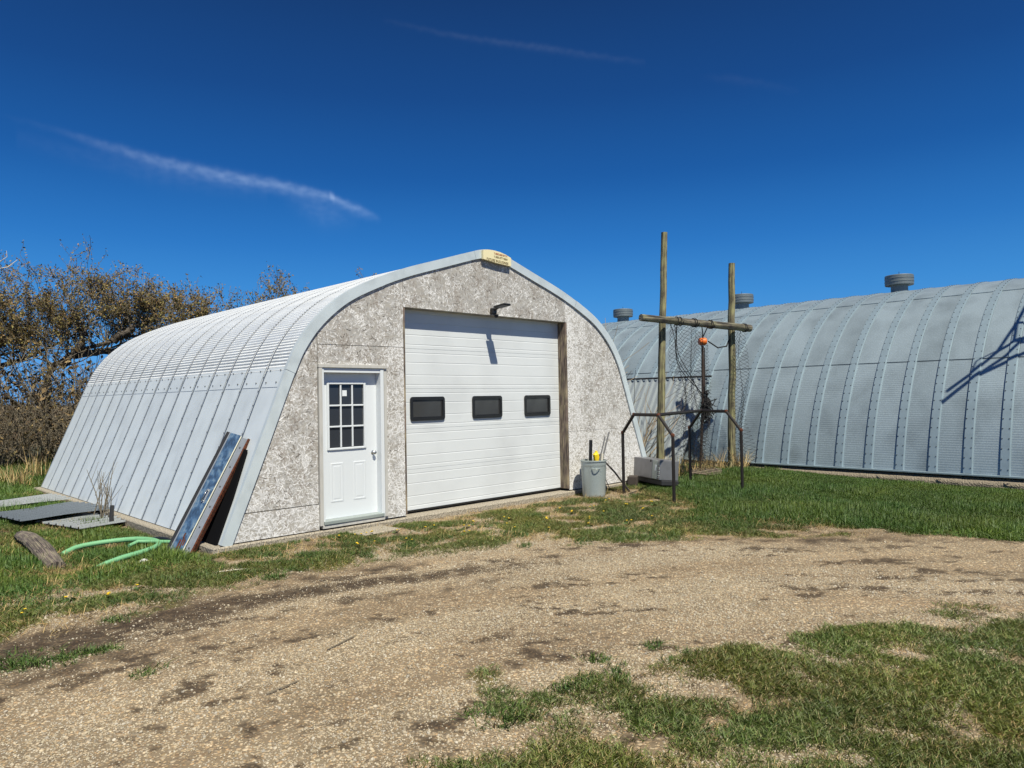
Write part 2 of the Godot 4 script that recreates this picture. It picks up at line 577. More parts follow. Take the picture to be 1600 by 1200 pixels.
# ------------------------------------------------------------------ the sky
func make_sky() -> PanoramaSkyMaterial:
	var w := 256
	var h := 192
	var im := Image.create(w, h, false, Image.FORMAT_RGBF)
	var sun := Vector3(-0.40, 1.6, 1.0).normalized()
	var stops := [[0.0, Color(0.125, 0.35, 0.72)], [4.0, Color(0.082, 0.315, 0.69)], [8.0, Color(0.047, 0.248, 0.62)], [12.0, Color(0.025, 0.172, 0.51)], [17.0, Color(0.0130, 0.104, 0.36)], [23.0, Color(0.0098, 0.066, 0.245)], [30.0, Color(0.0082, 0.043, 0.160)], [45.0, Color(0.0078, 0.038, 0.14)], [90.0, Color(0.0085, 0.040, 0.14)]]
	for y in h:
		var el := 90.0 - (y + 0.5) / h * 180.0
		for x in w:
			var az := TAU * (x + 0.5) / w
			var c := Color(0.20, 0.17, 0.12)
			if el > 0.0:
				for k in stops.size() - 1:
					if el <= stops[k + 1][0]:
						c = stops[k][1].lerp(stops[k + 1][1], (el - stops[k][0]) / (stops[k + 1][0] - stops[k][0]))
						break
				var d := Vector3(sin(az) * cos(deg_to_rad(el)), sin(deg_to_rad(el)), -cos(az) * cos(deg_to_rad(el)))
				var cs := d.dot(sun)
				# air scatters least at a right angle to the sun, and glows round it
				var f := 0.86 + 0.30 * cs * cs + 0.8 * pow(maxf(cs, 0.0), 12.0)
				c = Color(c.r * f, c.g * f, c.b * f)
			im.set_pixel(x, y, c)
	im.resize(3072, 1536, Image.INTERPOLATE_CUBIC)
	# vapour trails: azimuth and height in degrees, breadth, strength
	var f1 := FastNoiseLite.new(); f1.frequency = 0.9; f1.fractal_octaves = 5; f1.seed = 3
	var trails := [
		{"p": [[9.0, 18.6], [12.3, 18.25], [14.9, 17.75], [18.56, 17.15], [22.9, 16.62], [27.5, 16.2], [31.0, 15.62]], "w": [0.14, 0.20, 0.28, 0.36, 0.40, 0.36, 0.26], "s": [0.0, 0.012, 0.045, 0.085, 0.105, 0.11, 0.10]},
		{"p": [[30.6, 15.65], [32.8, 14.85], [34.6, 14.05]], "w": [0.22, 0.34, 0.20], "s": [0.12, 0.09, 0.0]},
		{"p": [[27.0, 15.5], [30.0, 14.75], [33.0, 14.1]], "w": [0.5, 0.85, 0.5], "s": [0.0, 0.034, 0.0]},
		{"p": [[10.0, 17.5], [18.5, 16.3], [26.0, 15.5]], "w": [0.5, 0.55, 0.4], "s": [0.005, 0.016, 0.004]},
		{"p": [[35.0, 28.0], [41.1, 27.2], [47.8, 26.4], [56.0, 24.9]], "w": [0.12, 0.16, 0.2, 0.16], "s": [0.004, 0.014, 0.018, 0.006]},
		{"p": [[60.0, 23.5], [62.8, 23.05], [67.3, 21.6]], "w": [0.2, 0.25, 0.2], "s": [0.0, 0.008, 0.002]}]
	for tr in trails:
		for k in tr.p.size() - 1:
			var a := Vector2(tr.p[k][0], tr.p[k][1])
			var b := Vector2(tr.p[k + 1][0], tr.p[k + 1][1])
			var x0 := int((a.x) / 360.0 * 3072)
			var x1 := int((b.x) / 360.0 * 3072)
			for x in range(x0, x1):
				var az := (x + 0.5) / 3072.0 * 360.0
				var q := clampf((az - a.x) / (b.x - a.x), 0, 1)
				var mid_el := lerpf(a.y, b.y, q) + f1.get_noise_2d(az * 1.3, 7.0) * 0.10
				var wd: float = lerpf(tr.w[k], tr.w[k + 1], q)
				var s: float = lerpf(tr.s[k], tr.s[k + 1], q)
				for y in range(int((90.0 - mid_el - wd * 3.5) / 180.0 * 1536), int((90.0 - mid_el + wd * 4.0) / 180.0 * 1536)):
					var el := 90.0 - (y + 0.5) / 1536.0 * 180.0
					var dd := (el - mid_el) / wd
					# a crisp upper edge, a ragged lower one
					var prof_ := exp(-dd * dd * (1.6 if dd > 0.0 else 0.55))
					var lump := clampf(0.85 + 0.6 * f1.get_noise_2d(az * 1.1 + el * 0.7, el * 2.2 - az * 0.3), 0.0, 1.5)
					var g := s * prof_ * lump
					var c := im.get_pixel(x, y)
					im.set_pixel(x, y, Color(c.r + g * 0.92, c.g + g * 1.05, c.b + g * 1.08))
	var m := PanoramaSkyMaterial.new()
	m.panorama = ImageTexture.create_from_image(im)
	return m


# ------------------------------------------------------------------ the lie of the land
func along(p: Array, x: float) -> float:
	if x <= p[0][0]: return p[0][1]
	for k in p.size() - 1:
		if x <= p[k + 1][0]:
			return lerpf(p[k][1], p[k + 1][1], (x - p[k][0]) / (p[k + 1][0] - p[k][0]))
	return p[p.size() - 1][1]

const ROAD := [[-9.0, 2.2], [-6.0, 1.9], [-3.3, 1.75], [-1.3, 1.5], [0.6, 1.95], [2.0, 2.9], [3.0, 3.7], [4.6, 5.2], [6.3, 7.0], [10.0, 11.0]]
const LAWN := [[-5.0, 7.2], [-2.9, 6.15], [-1.9, 5.95], [-0.9, 6.1], [-0.35, 6.42], [0.9, 6.95], [2.0, 7.5], [4.0, 9.2], [7.0, 12.2]]


func zr_(x: float) -> float:
	return along(ROAD, x)


func gh(x: float, z: float) -> float:
	var y := -0.065 + lo.get_noise_2d(x * 2.0, z * 2.0) * 0.016
	var left := smoothstep(-1.2, -2.2, x)
	y -= 0.045 * smoothstep(-1.45, -1.62, x) * smoothstep(0.3, -0.6, z) * smoothstep(-9.0, -3.0, z)
	y += 0.07 * smoothstep(-0.5, -8.0, z) * left
	y += 0.10 * smoothstep(7.0, 10.2, x) * smoothstep(4.8, 1.2, z)
	if z < -20.0: y += lo.get_noise_2d(x * 0.2, z * 0.2) * 0.25 * smoothstep(-20, -50, z)
	return y


# how lush, how patchy and how strawy the ground is here
func veg(x: float, z: float) -> Vector3:
	var n1 := lo.get_noise_2d(x * 9.0, z * 9.0)
	var n2 := mid.get_noise_2d(x * 22.0, z * 22.0)
	if x > -1.62 and x < 8.1 and z < 0.07 and z > -9.9: return Vector3.ZERO
	if x > 10.9 and x < 21.6 and z < 10.5: return Vector3.ZERO
	var lush := 0.0
	var short := 0.0
	var dry := 0.0
	var zr := along(ROAD, x)
	# beside the workshop and behind it
	if z < 1.3 and x < -1.3:
		lush = smoothstep(0.85, 0.1, z + n1 * 0.9 + (0.25 if x < -3.0 else 0.0)) * smoothstep(-1.60, -1.92, x) * clampf(0.80 + 1.3 * n1 + 0.7 * n2, 0.12, 1.0)
		dry = clampf(0.25 - n1 * 0.9, 0, 0.7) * smoothstep(0.5, -0.3, z)
		if x < -2.95 and x > -3.7 and z < -2.4 and z > -4.4: lush *= 0.15
	# right of the yard, up to the granary
	var xl := along([[0.0, 7.4], [0.8, 7.0], [1.3, 6.5], [2.3, 5.6], [2.9, 4.9], [4.0, 4.3], [6.0, 5.5]], z)
	var rr := smoothstep(-0.35, 0.35, x - xl + n1 * 0.9) * smoothstep(-0.25, 0.35, zr - z + n2 * 0.5 + n1 * 0.8)
	lush = maxf(lush, rr * (0.95 + 0.4 * n1))
	if x > 7.4 and z < 1.6: dry = maxf(dry, smoothstep(1.3, 0.1, z) * 0.75)
	# the thin strip along the front
	if z < zr + 0.6 and x > -9.0 and x < 7.5:
		var k := smoothstep(zr + 0.45, zr - 0.5, z + n2 * 0.5)
		var u := clampf(0.26 + n1 * 1.1 + n2 * 1.6 + (0.26 if x > 2.2 else 0.0) + (0.12 if x < -1.5 else 0.0), 0.0, 1.0)
		short = k * u
		if x > 1.3 and x < 5.3 and z < 0.9: short *= smoothstep(0.15, 0.9, z + n1 * 0.5)
		dry = maxf(dry, 0.28 * k * clampf(0.5 - n1, 0, 1))
	# the mown lawn in front
	var zl := along(LAWN, x)
	var lw := smoothstep(-0.18, 0.55, z - zl + n2 * 0.55 + n1 * 0.6)
	if lw > 0.0:
		short = maxf(short, lw * clampf(0.88 + n1 * 0.75 + n2 * 1.3 + hi.get_noise_2d(x * 26.0, z * 26.0) * 1.3, 0.0, 1.0))
		dry = maxf(dry, lw * 0.35)
	if z < -10.5 and x < 10.0: lush = maxf(lush, 0.6 * smoothstep(-30.0, -20.0, z))
	return Vector3(clampf(lush, 0, 1), clampf(short, 0, 1), clampf(dry, 0, 1))


const DRIVE := [[-6.0, 2.25], [-4.1, 2.42], [-3.2, 2.32], [-2.1, 2.36], [-0.86, 2.66], [0.25, 3.08], [2.0, 4.0], [4.0, 5.9], [6.3, 8.3], [9.0, 11.2]]


# distance from the line of the mossy crown, and how far along the drive
func drive(x: float, z: float) -> Vector2:
	var c := along(DRIVE, x)
	var m := (along(DRIVE, x + 0.4) - along(DRIVE, x - 0.4)) / 0.8
	var k := sqrt(1.0 + m * m)
	return Vector2((z - c) / k, x * k)


func moss_at(x: float, z: float) -> float:
	# the dark crown between the wheel tracks and the front, curving with the road
	var q := drive(x, z)
	var n1 := mid.get_noise_2d(x * 12.0, z * 12.0)
	var n2 := hi.get_noise_2d(x * 30.0, z * 30.0)
	var fade := smoothstep(1.4, -0.2, x)
	var w := 0.20 + 0.26 * smoothstep(-0.8, -4.0, x)
	var a := exp(-pow((q.x - 0.02 + n1 * 0.12) / w, 4.0)) * clampf(1.15 + n2 * 1.1 + n1 * 0.6, 0, 1) * fade
	a = maxf(a, 0.95 * exp(-pow((q.x - 0.66 + n1 * 0.25) / 0.20, 2.0)) * clampf(n2 * 1.4 + n1 * 1.3 + 0.20 + 0.6 * smoothstep(-2.4, -3.8, x), 0, 1) * fade)
	a = maxf(a, exp(-pow((q.x + 0.40 + n1 * 0.2) / 0.18, 2.0)) * clampf(0.20 + n2 * 1.6 + n1 * 1.2, 0, 1))
	# crumbs of dark soil over the drive, drawn out along it
	var b := mid.get_noise_2d(q.y * 11.0, q.x * 55.0)
	var g := lo.get_noise_2d(q.y * 5.0 + 40.0, q.x * 16.0)
	a = maxf(a, clampf((b * 0.85 + n2 * 0.7 + g * 0.7 + hi.get_noise_2d(x * 75.0, z * 75.0) * 0.75 - 0.40) * 3.0, 0, 0.9))
	return a


# loose stone gathers between the wheel tracks
func loose(x: float, z: float) -> float:
	var q := drive(x, z)
	var tracks := 0.5 + 0.5 * cos(TAU * (q.x - 0.15) / 1.55)
	return clampf(tracks * 0.75 + 0.25 + lo.get_noise_2d(q.y * 4.0 + 20.0, q.x * 20.0) * 0.9, 0.05, 1.0)


func spread(a: float, b: float, step: float) -> Array:
	var o := []
	var k := int(ceil((b - a) / step))
	for i in k: o.append(a + (b - a) * i / k)
	return o


func make_ground() -> void:
	var xs := [-3000.0, -1200.0, -500.0, -220.0, -110.0, -60.0, -38.0, -26.0, -19.0, -14.5, -11.5, -9.5, -8.0, -6.9, -6.0, -5.4]
	xs += spread(-5.0, 2.6, 0.036) + spread(2.6, 12.0, 0.085) + [12.0, 12.6, 13.5, 15.0, 18.0, 22.0, 28.0, 38.0, 60.0, 110.0, 220.0, 500.0, 1200.0, 3000.0]
	var zs := [-3000.0, -1200.0, -500.0, -260.0, -150.0, -100.0, -70.0, -52.0, -42.0, -35.0, -30.0, -26.5, -24.0, -22.0, -20.3, -18.8, -17.5, -16.3, -15.2, -14.2, -13.3, -12.5, -11.8, -11.1, -10.5]
	zs += spread(-10.0, 0.6, 0.10) + spread(0.6, 8.8, 0.036) + [8.8, 9.0, 9.4, 10.0, 11.0, 12.6, 15.0, 19.0, 26.0, 40.0, 80.0, 200.0, 600.0, 3000.0]
	var g := MB.new()
	var w := xs.size()
	for z in zs:
		for x in xs:
			var near: bool = x > -12.0 and x < 14.0 and z > -12.0 and z < 14.0
			var y := gh(x, z)
			var c := Color(0.87, 0.77, 0.61)
			if near:
				var vg := veg(x, z)
				var ms := moss_at(x, z)
				var n2 := hi.get_noise_2d(x * 9.0, z * 9.0)
				var n1 := lo.get_noise_2d(x * 5.0 + 9.0, z * 5.0)
				# packed wheel tracks are finer and browner than the loose stone
				c = c.lerp(Color(0.74, 0.62, 0.465), (1.0 - loose(x, z)) * 0.9)
				var dq := drive(x, z)
				c = c * (1.0 + 0.20 * mid.get_noise_2d(dq.y * 5.0 + 70.0, dq.x * 42.0))
				c = c.lerp(Color(0.135, 0.094, 0.055), ms * (0.80 + 0.20 * clampf(hi.get_noise_2d(x * 90.0, z * 90.0) * 2.5 + 0.6, 0, 1)))
				var cover := clampf(vg.x * 1.1 + vg.y * 0.62, 0, 1)
				c = c.lerp(Color(0.17, 0.155, 0.075), cover * 0.85)
				c = c.lerp(Color(0.42, 0.34, 0.20), vg.z * 0.5 * (1.0 - ms))
				if vg.y > 0.02 and vg.y < 0.65 and z < 5.5: c = c.lerp(Color(0.24, 0.245, 0.06), 0.72 * clampf(n2 * 2.2 + 0.45, 0, 1))
				c = c * (1.0 + n2 * 0.16)
				if ms < 0.3 and cover < 0.4: y += hi.get_noise_2d(x * 60.0, z * 60.0) * 0.006
				if x < -2.95 and x > -3.7 and z < -2.4 and z > -4.4: c = Color(0.22, 0.145, 0.09)
			elif z < -34.0: c = Color(0.62, 0.50, 0.30)
			else: c = Color(0.16, 0.17, 0.08)
			g.col = Color(c.r, c.g, c.b, 1)
			g.vert(Vector3(x, y, z), Vector3.UP, Vector2(x, z))
	for a in zs.size() - 1:
		for b in w - 1:
			var q := a * w + b
			g.i.append(q); g.i.append(q + 1); g.i.append(q + w + 1)
			g.i.append(q); g.i.append(q + w + 1); g.i.append(q + w)
	# normals from the heights
	for a in zs.size():
		for b in w:
			var x0 := a * w + maxi(b - 1, 0)
			var x1 := a * w + mini(b + 1, w - 1)
			var z0 := maxi(a - 1, 0) * w + b
			var z1 := mini(a + 1, zs.size() - 1) * w + b
			g.n[a * w + b] = (g.v[z1] - g.v[z0]).cross(g.v[x1] - g.v[x0]).normalized()
	tag(put("ground", g, M.ground), "gravel yard with worn tracks, patchy grass and open field beyond", "ground", "", "structure")


# ------------------------------------------------------------------ workshop
func half_profile() -> void:
	var p := [Vector2(4.70, 0.03), Vector2(4.25, 1.14), Vector2(3.80, 2.26), Vector2(3.60, 2.66), Vector2(3.32, 3.01), Vector2(2.92, 3.34), Vector2(2.42, 3.60), Vector2(1.80, 3.85), Vector2(1.05, 4.09), Vector2(0.48, 4.27), Vector2(0.22, 4.34), Vector2(0.0, 4.365)]
	var o := PackedVector2Array()
	for k in p.size() - 1:
		var a: Vector2 = p[maxi(k - 1, 0)]
		var b: Vector2 = p[k]
		var c: Vector2 = p[k + 1]
		var d: Vector2 = p[k + 2] if k + 2 < p.size() else Vector2(-c.x - 0.2, b.y)
		for s in 16:
			o.append(b.cubic_interpolate(c, a, d, s / 16.0))
	o.append(p[p.size() - 1])
	prof = o


# the whole arch, left base to right base, as points at even steps; each [point, outward]
func arch_points(step: float, from_y: float, to_y: float, side := 0) -> Array:
	var line := PackedVector2Array()
	for q in prof: line.append(Vector2(XC - q.x, q.y))
	for k in range(prof.size() - 2, -1, -1): line.append(Vector2(XC + prof[k].x, prof[k].y))
	var c := Curve2D.new()
	c.bake_interval = 0.02
	for q in line: c.add_point(q)
	var L := c.get_baked_length()
	var o := []
	var k := int(L / step)
	for s in k + 1:
		var d := L * s / k
		var q := c.sample_baked(d)
		if q.y < from_y or q.y > to_y: continue
		if side < 0 and q.x > XC: continue
		if side > 0 and q.x < XC: continue
		var tn := (c.sample_baked(minf(d + 0.05, L)) - c.sample_baked(maxf(d - 0.05, 0))).normalized()
		o.append([q, Vector2(-tn.y, tn.x), d])
	return o


func inset_arch(by: float) -> PackedVector2Array:
	var o := PackedVector2Array()
	for q in arch_points(0.12, -1.0, 9.0):
		o.append(q[0] - q[1] * by)
	return o


func arch_sheet(pts: Array, cross: Array, ripple: float, wave: float, out_hint: Vector2) -> MB:
	var b := MB.new()
	for k in pts.size() - 1:
		for s in cross.size() - 1:
			var q := []
			for e in [[k, s], [k, s + 1], [k + 1, s + 1], [k + 1, s]]:
				var p: Array = pts[e[0]]
				var cr: Array = cross[e[1]]
				var lift: float = cr[1] + (ripple * sin(TAU * p[2] / wave) if cr[2] else 0.0)
				var xy: Vector2 = p[0] + p[1] * lift
				q.append(Vector3(xy.x, xy.y, cr[0]))
			var o: Vector2 = pts[k][1]
			b.quad(q[0], q[1], q[2], q[3], Vector3(o.x, o.y, 0.35 if cross[s + 1][1] > cross[s][1] else (-0.35 if cross[s + 1][1] < cross[s][1] else 0.0)))
	return b


func make_workshop() -> void:
	var shed := thing("workshop", "white arched steel workshop with peeling strand-board front and overhead door", "workshop")
	var W := -9.74
	# concrete slab
	var b := MB.new()
	b.box(Vector3(XC, -0.14, (0.06 + W - 0.04) / 2), Vector3(9.66, 0.32, 0.06 - W + 0.04), 0.015)
	put("foundation_slab", b, M.concrete, shed)
	# arch panels, one of each kind shared by all bays
	var cross := [[0.0, 0.0, true], [-0.538, 0.0, true], [-0.541, -0.003, false], [-0.608, -0.003, false]]
	var flat := [[0.0, 0.0, false], [-0.538, 0.0, false], [-0.541, -0.003, false], [-0.608, -0.003, false]]
	var lowL := arch_sheet(arch_points(0.2, 0.0, 2.3, -1), flat, 0.0, 1.0, Vector2.LEFT).mesh()
	var lowR := arch_sheet(arch_points(0.2, 0.0, 2.3, 1), flat, 0.0, 1.0, Vector2.RIGHT).mesh()
	var lap := [[-0.004, 0.005, false], [-0.516, 0.005, false]]
	var lapL := arch_sheet(arch_points(0.05, 1.99, 2.32, -1), lap, 0.0, 1.0, Vector2.LEFT).mesh()
	var upper := arch_sheet(arch_points(0.0125, 2.22, 9.0), cross, 0.0085, 0.052, Vector2.UP).mesh()
	var joint := arch_sheet(arch_points(0.1, 0.0, 9.0), [[-0.532, 0.0095, false], [-0.556, 0.0095, false]], 0.0, 1.0, Vector2.UP).mesh()
	var bolts := MB.new()
	for q in arch_points(0.21, 0.05, 2.3, -1):
		var p: Vector2 = q[0] + q[1] * 0.004
		bolts.box(Vector3(p.x, p.y, -0.582), Vector3(0.013, 0.013, 0.013), 0.003)
	for yy in [2.08, 2.24]:
		for zz in [-0.12, -0.42]:
			var pp := arch_points(0.02, yy, yy + 0.03, -1)
			var p: Vector2 = pp[0][0] + pp[0][1] * 0.012
			bolts.box(Vector3(p.x, p.y, zz), Vector3(0.017, 0.017, 0.017), 0.004)
	var bm := bolts.mesh()
	for k in 16:
		var at := Transform3D(Basis(), Vector3(0, 0, -0.02 - PITCH * 0.978 * k))
		put("lower_panel", lowL, M.white_steel if k % 3 != 1 else M.white_steel_dull, shed, at)
		put("lower_panel", lowR, M.white_steel, shed, at)
		put("lap_plate", lapL, M.white_steel if k % 4 != 2 else M.white_steel_dull, shed, at)
		put("roof_panel", upper, M.roof_steel, shed, at)
		put("seam_joint", joint, M.seam_dark, shed, at)
		tag(put("bolts", bm, M.bolt, shed, at), "", "", "", "stuff")
	# back wall
	var back := MB.new()
	back.plate(inset_arch(0.05), W + 0.02, W + 0.05, Vector2(-1.6, 4.45), Vector2(1 / 9.7, -1 / 4.5))
	put("back_wall", back, M.strand_board, shed)

	# front trim: short curved flashings butted end to end, standing a little proud
	var ap := arch_points(0.06, -1.0, 9.0)
	var cuts := [0.0, 2.42, 4.35, 6.02, 6.86, 8.55, 10.45, 13.2]
	var total: float = ap[ap.size() - 1][2]
	var ends := [0.0, 2.40, 4.55, total * 0.5 - 0.40, total * 0.5 + 0.40, total - 4.55, total - 2.40, total + 0.01]
	for k in 7:
		var t := MB.new()
		var prev = null
		for q in ap:
			if q[2] < ends[k] - 0.035 or q[2] > ends[k + 1] + 0.035: continue
			if prev != null:
				var up := 0.022 + (0.003 if k % 2 else 0.0)
				var o0: Vector2 = prev[0] + prev[1] * up
				var o1: Vector2 = q[0] + q[1] * up
				var dn := 0.118 + (0.002 if k % 2 else 0.0)
				var i0: Vector2 = prev[0] - prev[1] * dn
				var i1: Vector2 = q[0] - q[1] * dn
				var zf := 0.034 + (0.004 if k % 2 else 0.0)
				var on := Vector3(q[1].x, q[1].y, 0)
				t.quad(Vector3(o0.x, o0.y, zf), Vector3(o1.x, o1.y, zf), Vector3(i1.x, i1.y, zf), Vector3(i0.x, i0.y, zf), Vector3.BACK)
				t.quad(Vector3(o0.x, o0.y, zf), Vector3(o1.x, o1.y, zf), Vector3(o1.x, o1.y, -0.03), Vector3(o0.x, o0.y, -0.03), on)
				t.quad(Vector3(i0.x, i0.y, zf), Vector3(i1.x, i1.y, zf), Vector3(i1.x, i1.y, 0.004), Vector3(i0.x, i0.y, 0.004), -on)
			prev = q
		put("trim_piece", t, M.trim_steel, shed)

	# the front wall: sheets of strand board, each a plate of its own
	var wall := group_node("front_wall", shed)
	var clip := inset_arch(0.09)
	var sheets := [
		[[-1.7, 0.035], [-0.09, 0.035], [-0.09, 0.384], [-1.7, 0.388]],
		[[-1.7, 0.400], [-0.094, 0.396], [-0.094, 4.4], [-1.7, 4.4]],
		[[-0.084, 2.628], [1.386, 2.638], [1.386, 4.5], [-0.084, 4.5]],
		[[-0.084, 2.30], [1.003, 2.30], [1.003, 0.045], [1.388, 0.045], [1.388, 2.63], [-0.084, 2.62]],
		[[1.394, 3.262], [5.24, 3.262], [5.24, 4.6], [1.394, 4.6]],
		[[5.246, 1.16], [8.2, 1.16], [8.2, 4.4], [5.246, 4.4]],
		[[5.246, 0.04], [8.2, 0.04], [8.2, 1.155], [5.246, 1.155]]]
	for k in sheets.size():
		var poly := PackedVector2Array()
		for q in sheets[k]: poly.append(Vector2(q[0], q[1]))
		for piece in Geometry2D.intersect_polygons(poly, clip):
			var s := MB.new()
			var off: float = [0.006, 0.0, 0.002, 0.0, 0.003, 0.0, 0.004][k]
			s.plate(piece, -0.012, 0.003 + off, Vector2(-1.6, 4.45), Vector2(1 / 9.7, -1 / 4.5))
			put("strand_board", s, M.strand_board, wall)
	# timber round the big opening, 0.19 deep
	var g := MB.new()
	g.box(Vector3(3.31, 3.26 + 0.02, -0.10), Vector3(3.94, 0.04, 0.20), 0.004)
	put("door_header", g, M.grey_board, shed)
	for s in [[1.405, 0.03], [5.222, 0.045]]:
		var j := MB.new()
		j.box(Vector3(s[0], 1.66, -0.095), Vector3(s[1], 3.19, 0.205), 0.004)
		put("door_jamb", j, M.brown_board, shed)
	var lin_ := MB.new()
	for s in [[-0.12, 3.4, -0.35, 0.0]]: pass

	# overhead door
	var od := group_node("overhead_door", shed)
	var y0 := 0.075
	var sh := 0.640
	for k in 5:
		var d := MB.new()
		# section of the panel: flat bands with pressed grooves, a step at each joint
		var pr := [[0.0, -0.008], [0.004, 0.0], [0.056, 0.0], [0.062, -0.003], [0.068, -0.003], [0.074, 0.0], [0.209, 0.0], [0.215, -0.003], [0.221, -0.003], [0.227, 0.0], [0.409, 0.0], [0.415, -0.003], [0.421, -0.003], [0.427, 0.0], [0.562, 0.0], [0.568, -0.003], [0.574, -0.003], [0.580, 0.0], [0.636, 0.0], [0.640, -0.008]]
		for e in pr.size() - 1:
			var ya: float = y0 + k * sh + pr[e][0]
			var yb: float = y0 + k * sh + pr[e + 1][0]
			var za: float = -0.19 + pr[e][1]
			var zb: float = -0.19 + pr[e + 1][1]
			d.quad(Vector3(1.415, ya, za), Vector3(5.205, ya, za), Vector3(5.205, yb, zb), Vector3(1.415, yb, zb), Vector3(0, 0, 1))
		d.box(Vector3(3.31, y0 + (k + 0.5) * sh, -0.228), Vector3(3.79, sh - 0.004, 0.04))
		put("door_section", d, M.door_white, od)
	var seal := MB.new()
	seal.box(Vector3(3.31, 0.064, -0.205), Vector3(3.79, 0.03, 0.05), 0.006)
	put("bottom_seal", seal, M.black_frame, od)
	for x in [1.985, 3.30, 4.58]:
		var f := MB.new()
		var w := 0.70
		var h := 0.385
		var zc := -0.186
		# a rounded frame ring
		var outer := rounded(w, h, 0.05)
		var inner := rounded(w - 0.095, h - 0.10, 0.02)
		ring(f, outer, inner, zc, zc + 0.022)
		var at := Transform3D(Basis(), Vector3(x, 1.675, 0))
		put("window_frame", f, M.black_frame, od, at)
		var p := MB.new()
		p.quad(Vector3(-0.32, -0.16, zc + 0.004), Vector3(0.32, -0.16, zc + 0.004), Vector3(0.32, 0.16, zc + 0.004), Vector3(-0.32, 0.16, zc + 0.004), Vector3.BACK)
		put("window_pane", p, M.dark_pane, od, at)
		var bd := MB.new()
		bd.box(Vector3(0.0, -0.132, zc + 0.010), Vector3(w - 0.12, 0.008, 0.010))
		bd.box(Vector3(w * 0.5 - 0.066, 0.0, zc + 0.010), Vector3(0.008, h - 0.12, 0.010))
		put("glazing_bead", bd, M.dark_steel, od, at)

	# entry door
	var ed := group_node("entry_door", shed)
	var cs := MB.new()
	cs.box(Vector3(-0.058, 1.19, 0.012), Vector3(0.052, 2.21, 0.05), 0.003)
	put("casing", cs, M.casing_paint, shed)
	cs = MB.new()
	cs.box(Vector3(1.026, 1.17, 0.010), Vector3(0.046, 2.17, 0.045), 0.003)
	put("casing", cs, M.casing_paint, shed)
	cs = MB.new()
	cs.box(Vector3(0.482, 2.322, 0.014), Vector3(1.14, 0.05, 0.055), 0.003)
	put("casing", cs, M.casing_paint, shed)
	var fr := MB.new()
	fr.box(Vector3(-0.016, 1.19, -0.05), Vector3(0.03, 2.21, 0.15), 0.003)
	put("door_frame", fr, M.entry_white, ed)
	fr = MB.new()
	fr.box(Vector3(0.972, 1.19, -0.045), Vector3(0.058, 2.21, 0.14), 0.003)
	put("door_frame", fr, M.entry_white, ed)
	fr = MB.new()
	fr.box(Vector3(0.472, 2.262, -0.05), Vector3(0.938, 0.066, 0.13), 0.003)
	put("door_frame", fr, M.entry_white, ed)
	fr = MB.new()
	fr.box(Vector3(0.47, 0.118, -0.03), Vector3(1.0, 0.05, 0.17), 0.006)
	put("threshold", fr, M.cabinet_pale, ed)
	fr = MB.new()
	fr.box(Vector3(0.47, 0.066, -0.01), Vector3(1.03, 0.05, 0.10), 0.004)
	put("sill_board", fr, M.casing_paint, ed)
	var leaf := MB.new()
	# the leaf as a frame of four flats round the glazed opening
	var zf := -0.098
	for q in [[0.0, 0.145, 0.135, 2.228], [0.72, 0.145, 0.942, 2.228], [0.135, 2.072, 0.72, 2.228], [0.135, 0.145, 0.72, 1.14]]:
		leaf.box(Vector3((q[0] + q[2]) / 2, (q[1] + q[3]) / 2, zf - 0.02), Vector3(q[2] - q[0], q[3] - q[1], 0.042))
	put("door_leaf", leaf, M.entry_white, ed)
	for q in [[0.15, 0.365], [0.525, 0.745]]:
		var em := MB.new()
		var cx: float = (q[0] + q[1]) / 2
		var hw: float = (q[1] - q[0]) / 2
		var o2 := [Vector3(cx - hw, 0.37, zf + 0.002), Vector3(cx + hw, 0.37, zf + 0.002), Vector3(cx + hw, 0.94, zf + 0.002), Vector3(cx - hw, 0.94, zf + 0.002)]
		var m2 := [Vector3(cx - hw + 0.018, 0.388, zf + 0.0065), Vector3(cx + hw - 0.018, 0.388, zf + 0.0065), Vector3(cx + hw - 0.018, 0.922, zf + 0.0065), Vector3(cx - hw + 0.018, 0.922, zf + 0.0065)]
		var i2 := [Vector3(cx - hw + 0.04, 0.41, zf + 0.003), Vector3(cx + hw - 0.04, 0.41, zf + 0.003), Vector3(cx + hw - 0.04, 0.90, zf + 0.003), Vector3(cx - hw + 0.04, 0.90, zf + 0.003)]
		var j2 := [Vector3(cx - hw + 0.062, 0.432, zf + 0.006), Vector3(cx + hw - 0.062, 0.432, zf + 0.006), Vector3(cx + hw - 0.062, 0.878, zf + 0.006), Vector3(cx - hw + 0.062, 0.878, zf + 0.006)]
		for pair in [[o2, m2], [m2, i2], [i2, j2]]:
			for e in 4:
				em.quad(pair[0][e], pair[0][(e + 1) % 4], pair[1][(e + 1) % 4], pair[1][e], Vector3.BACK)
		em.quad(j2[0], j2[1], j2[2], j2[3], Vector3.BACK)
		put("raised_panel", em, M.entry_white, ed)
	# lite frame and muntins
	var lf := MB.new()
	lf.box(Vector3(0.122, 1.605, zf + 0.010), Vector3(0.036, 0.97, 0.026), 0.006)
	lf.box(Vector3(0.733, 1.605, zf + 0.010), Vector3(0.036, 0.97, 0.026), 0.006)
	lf.box(Vector3(0.4275, 2.076, zf + 0.010), Vector3(0.574, 0.028, 0.026), 0.006)
	lf.box(Vector3(0.4275, 1.134, zf + 0.010), Vector3(0.574, 0.032, 0.026), 0.006)
	put("glazing_frame", lf, M.entry_white, ed)
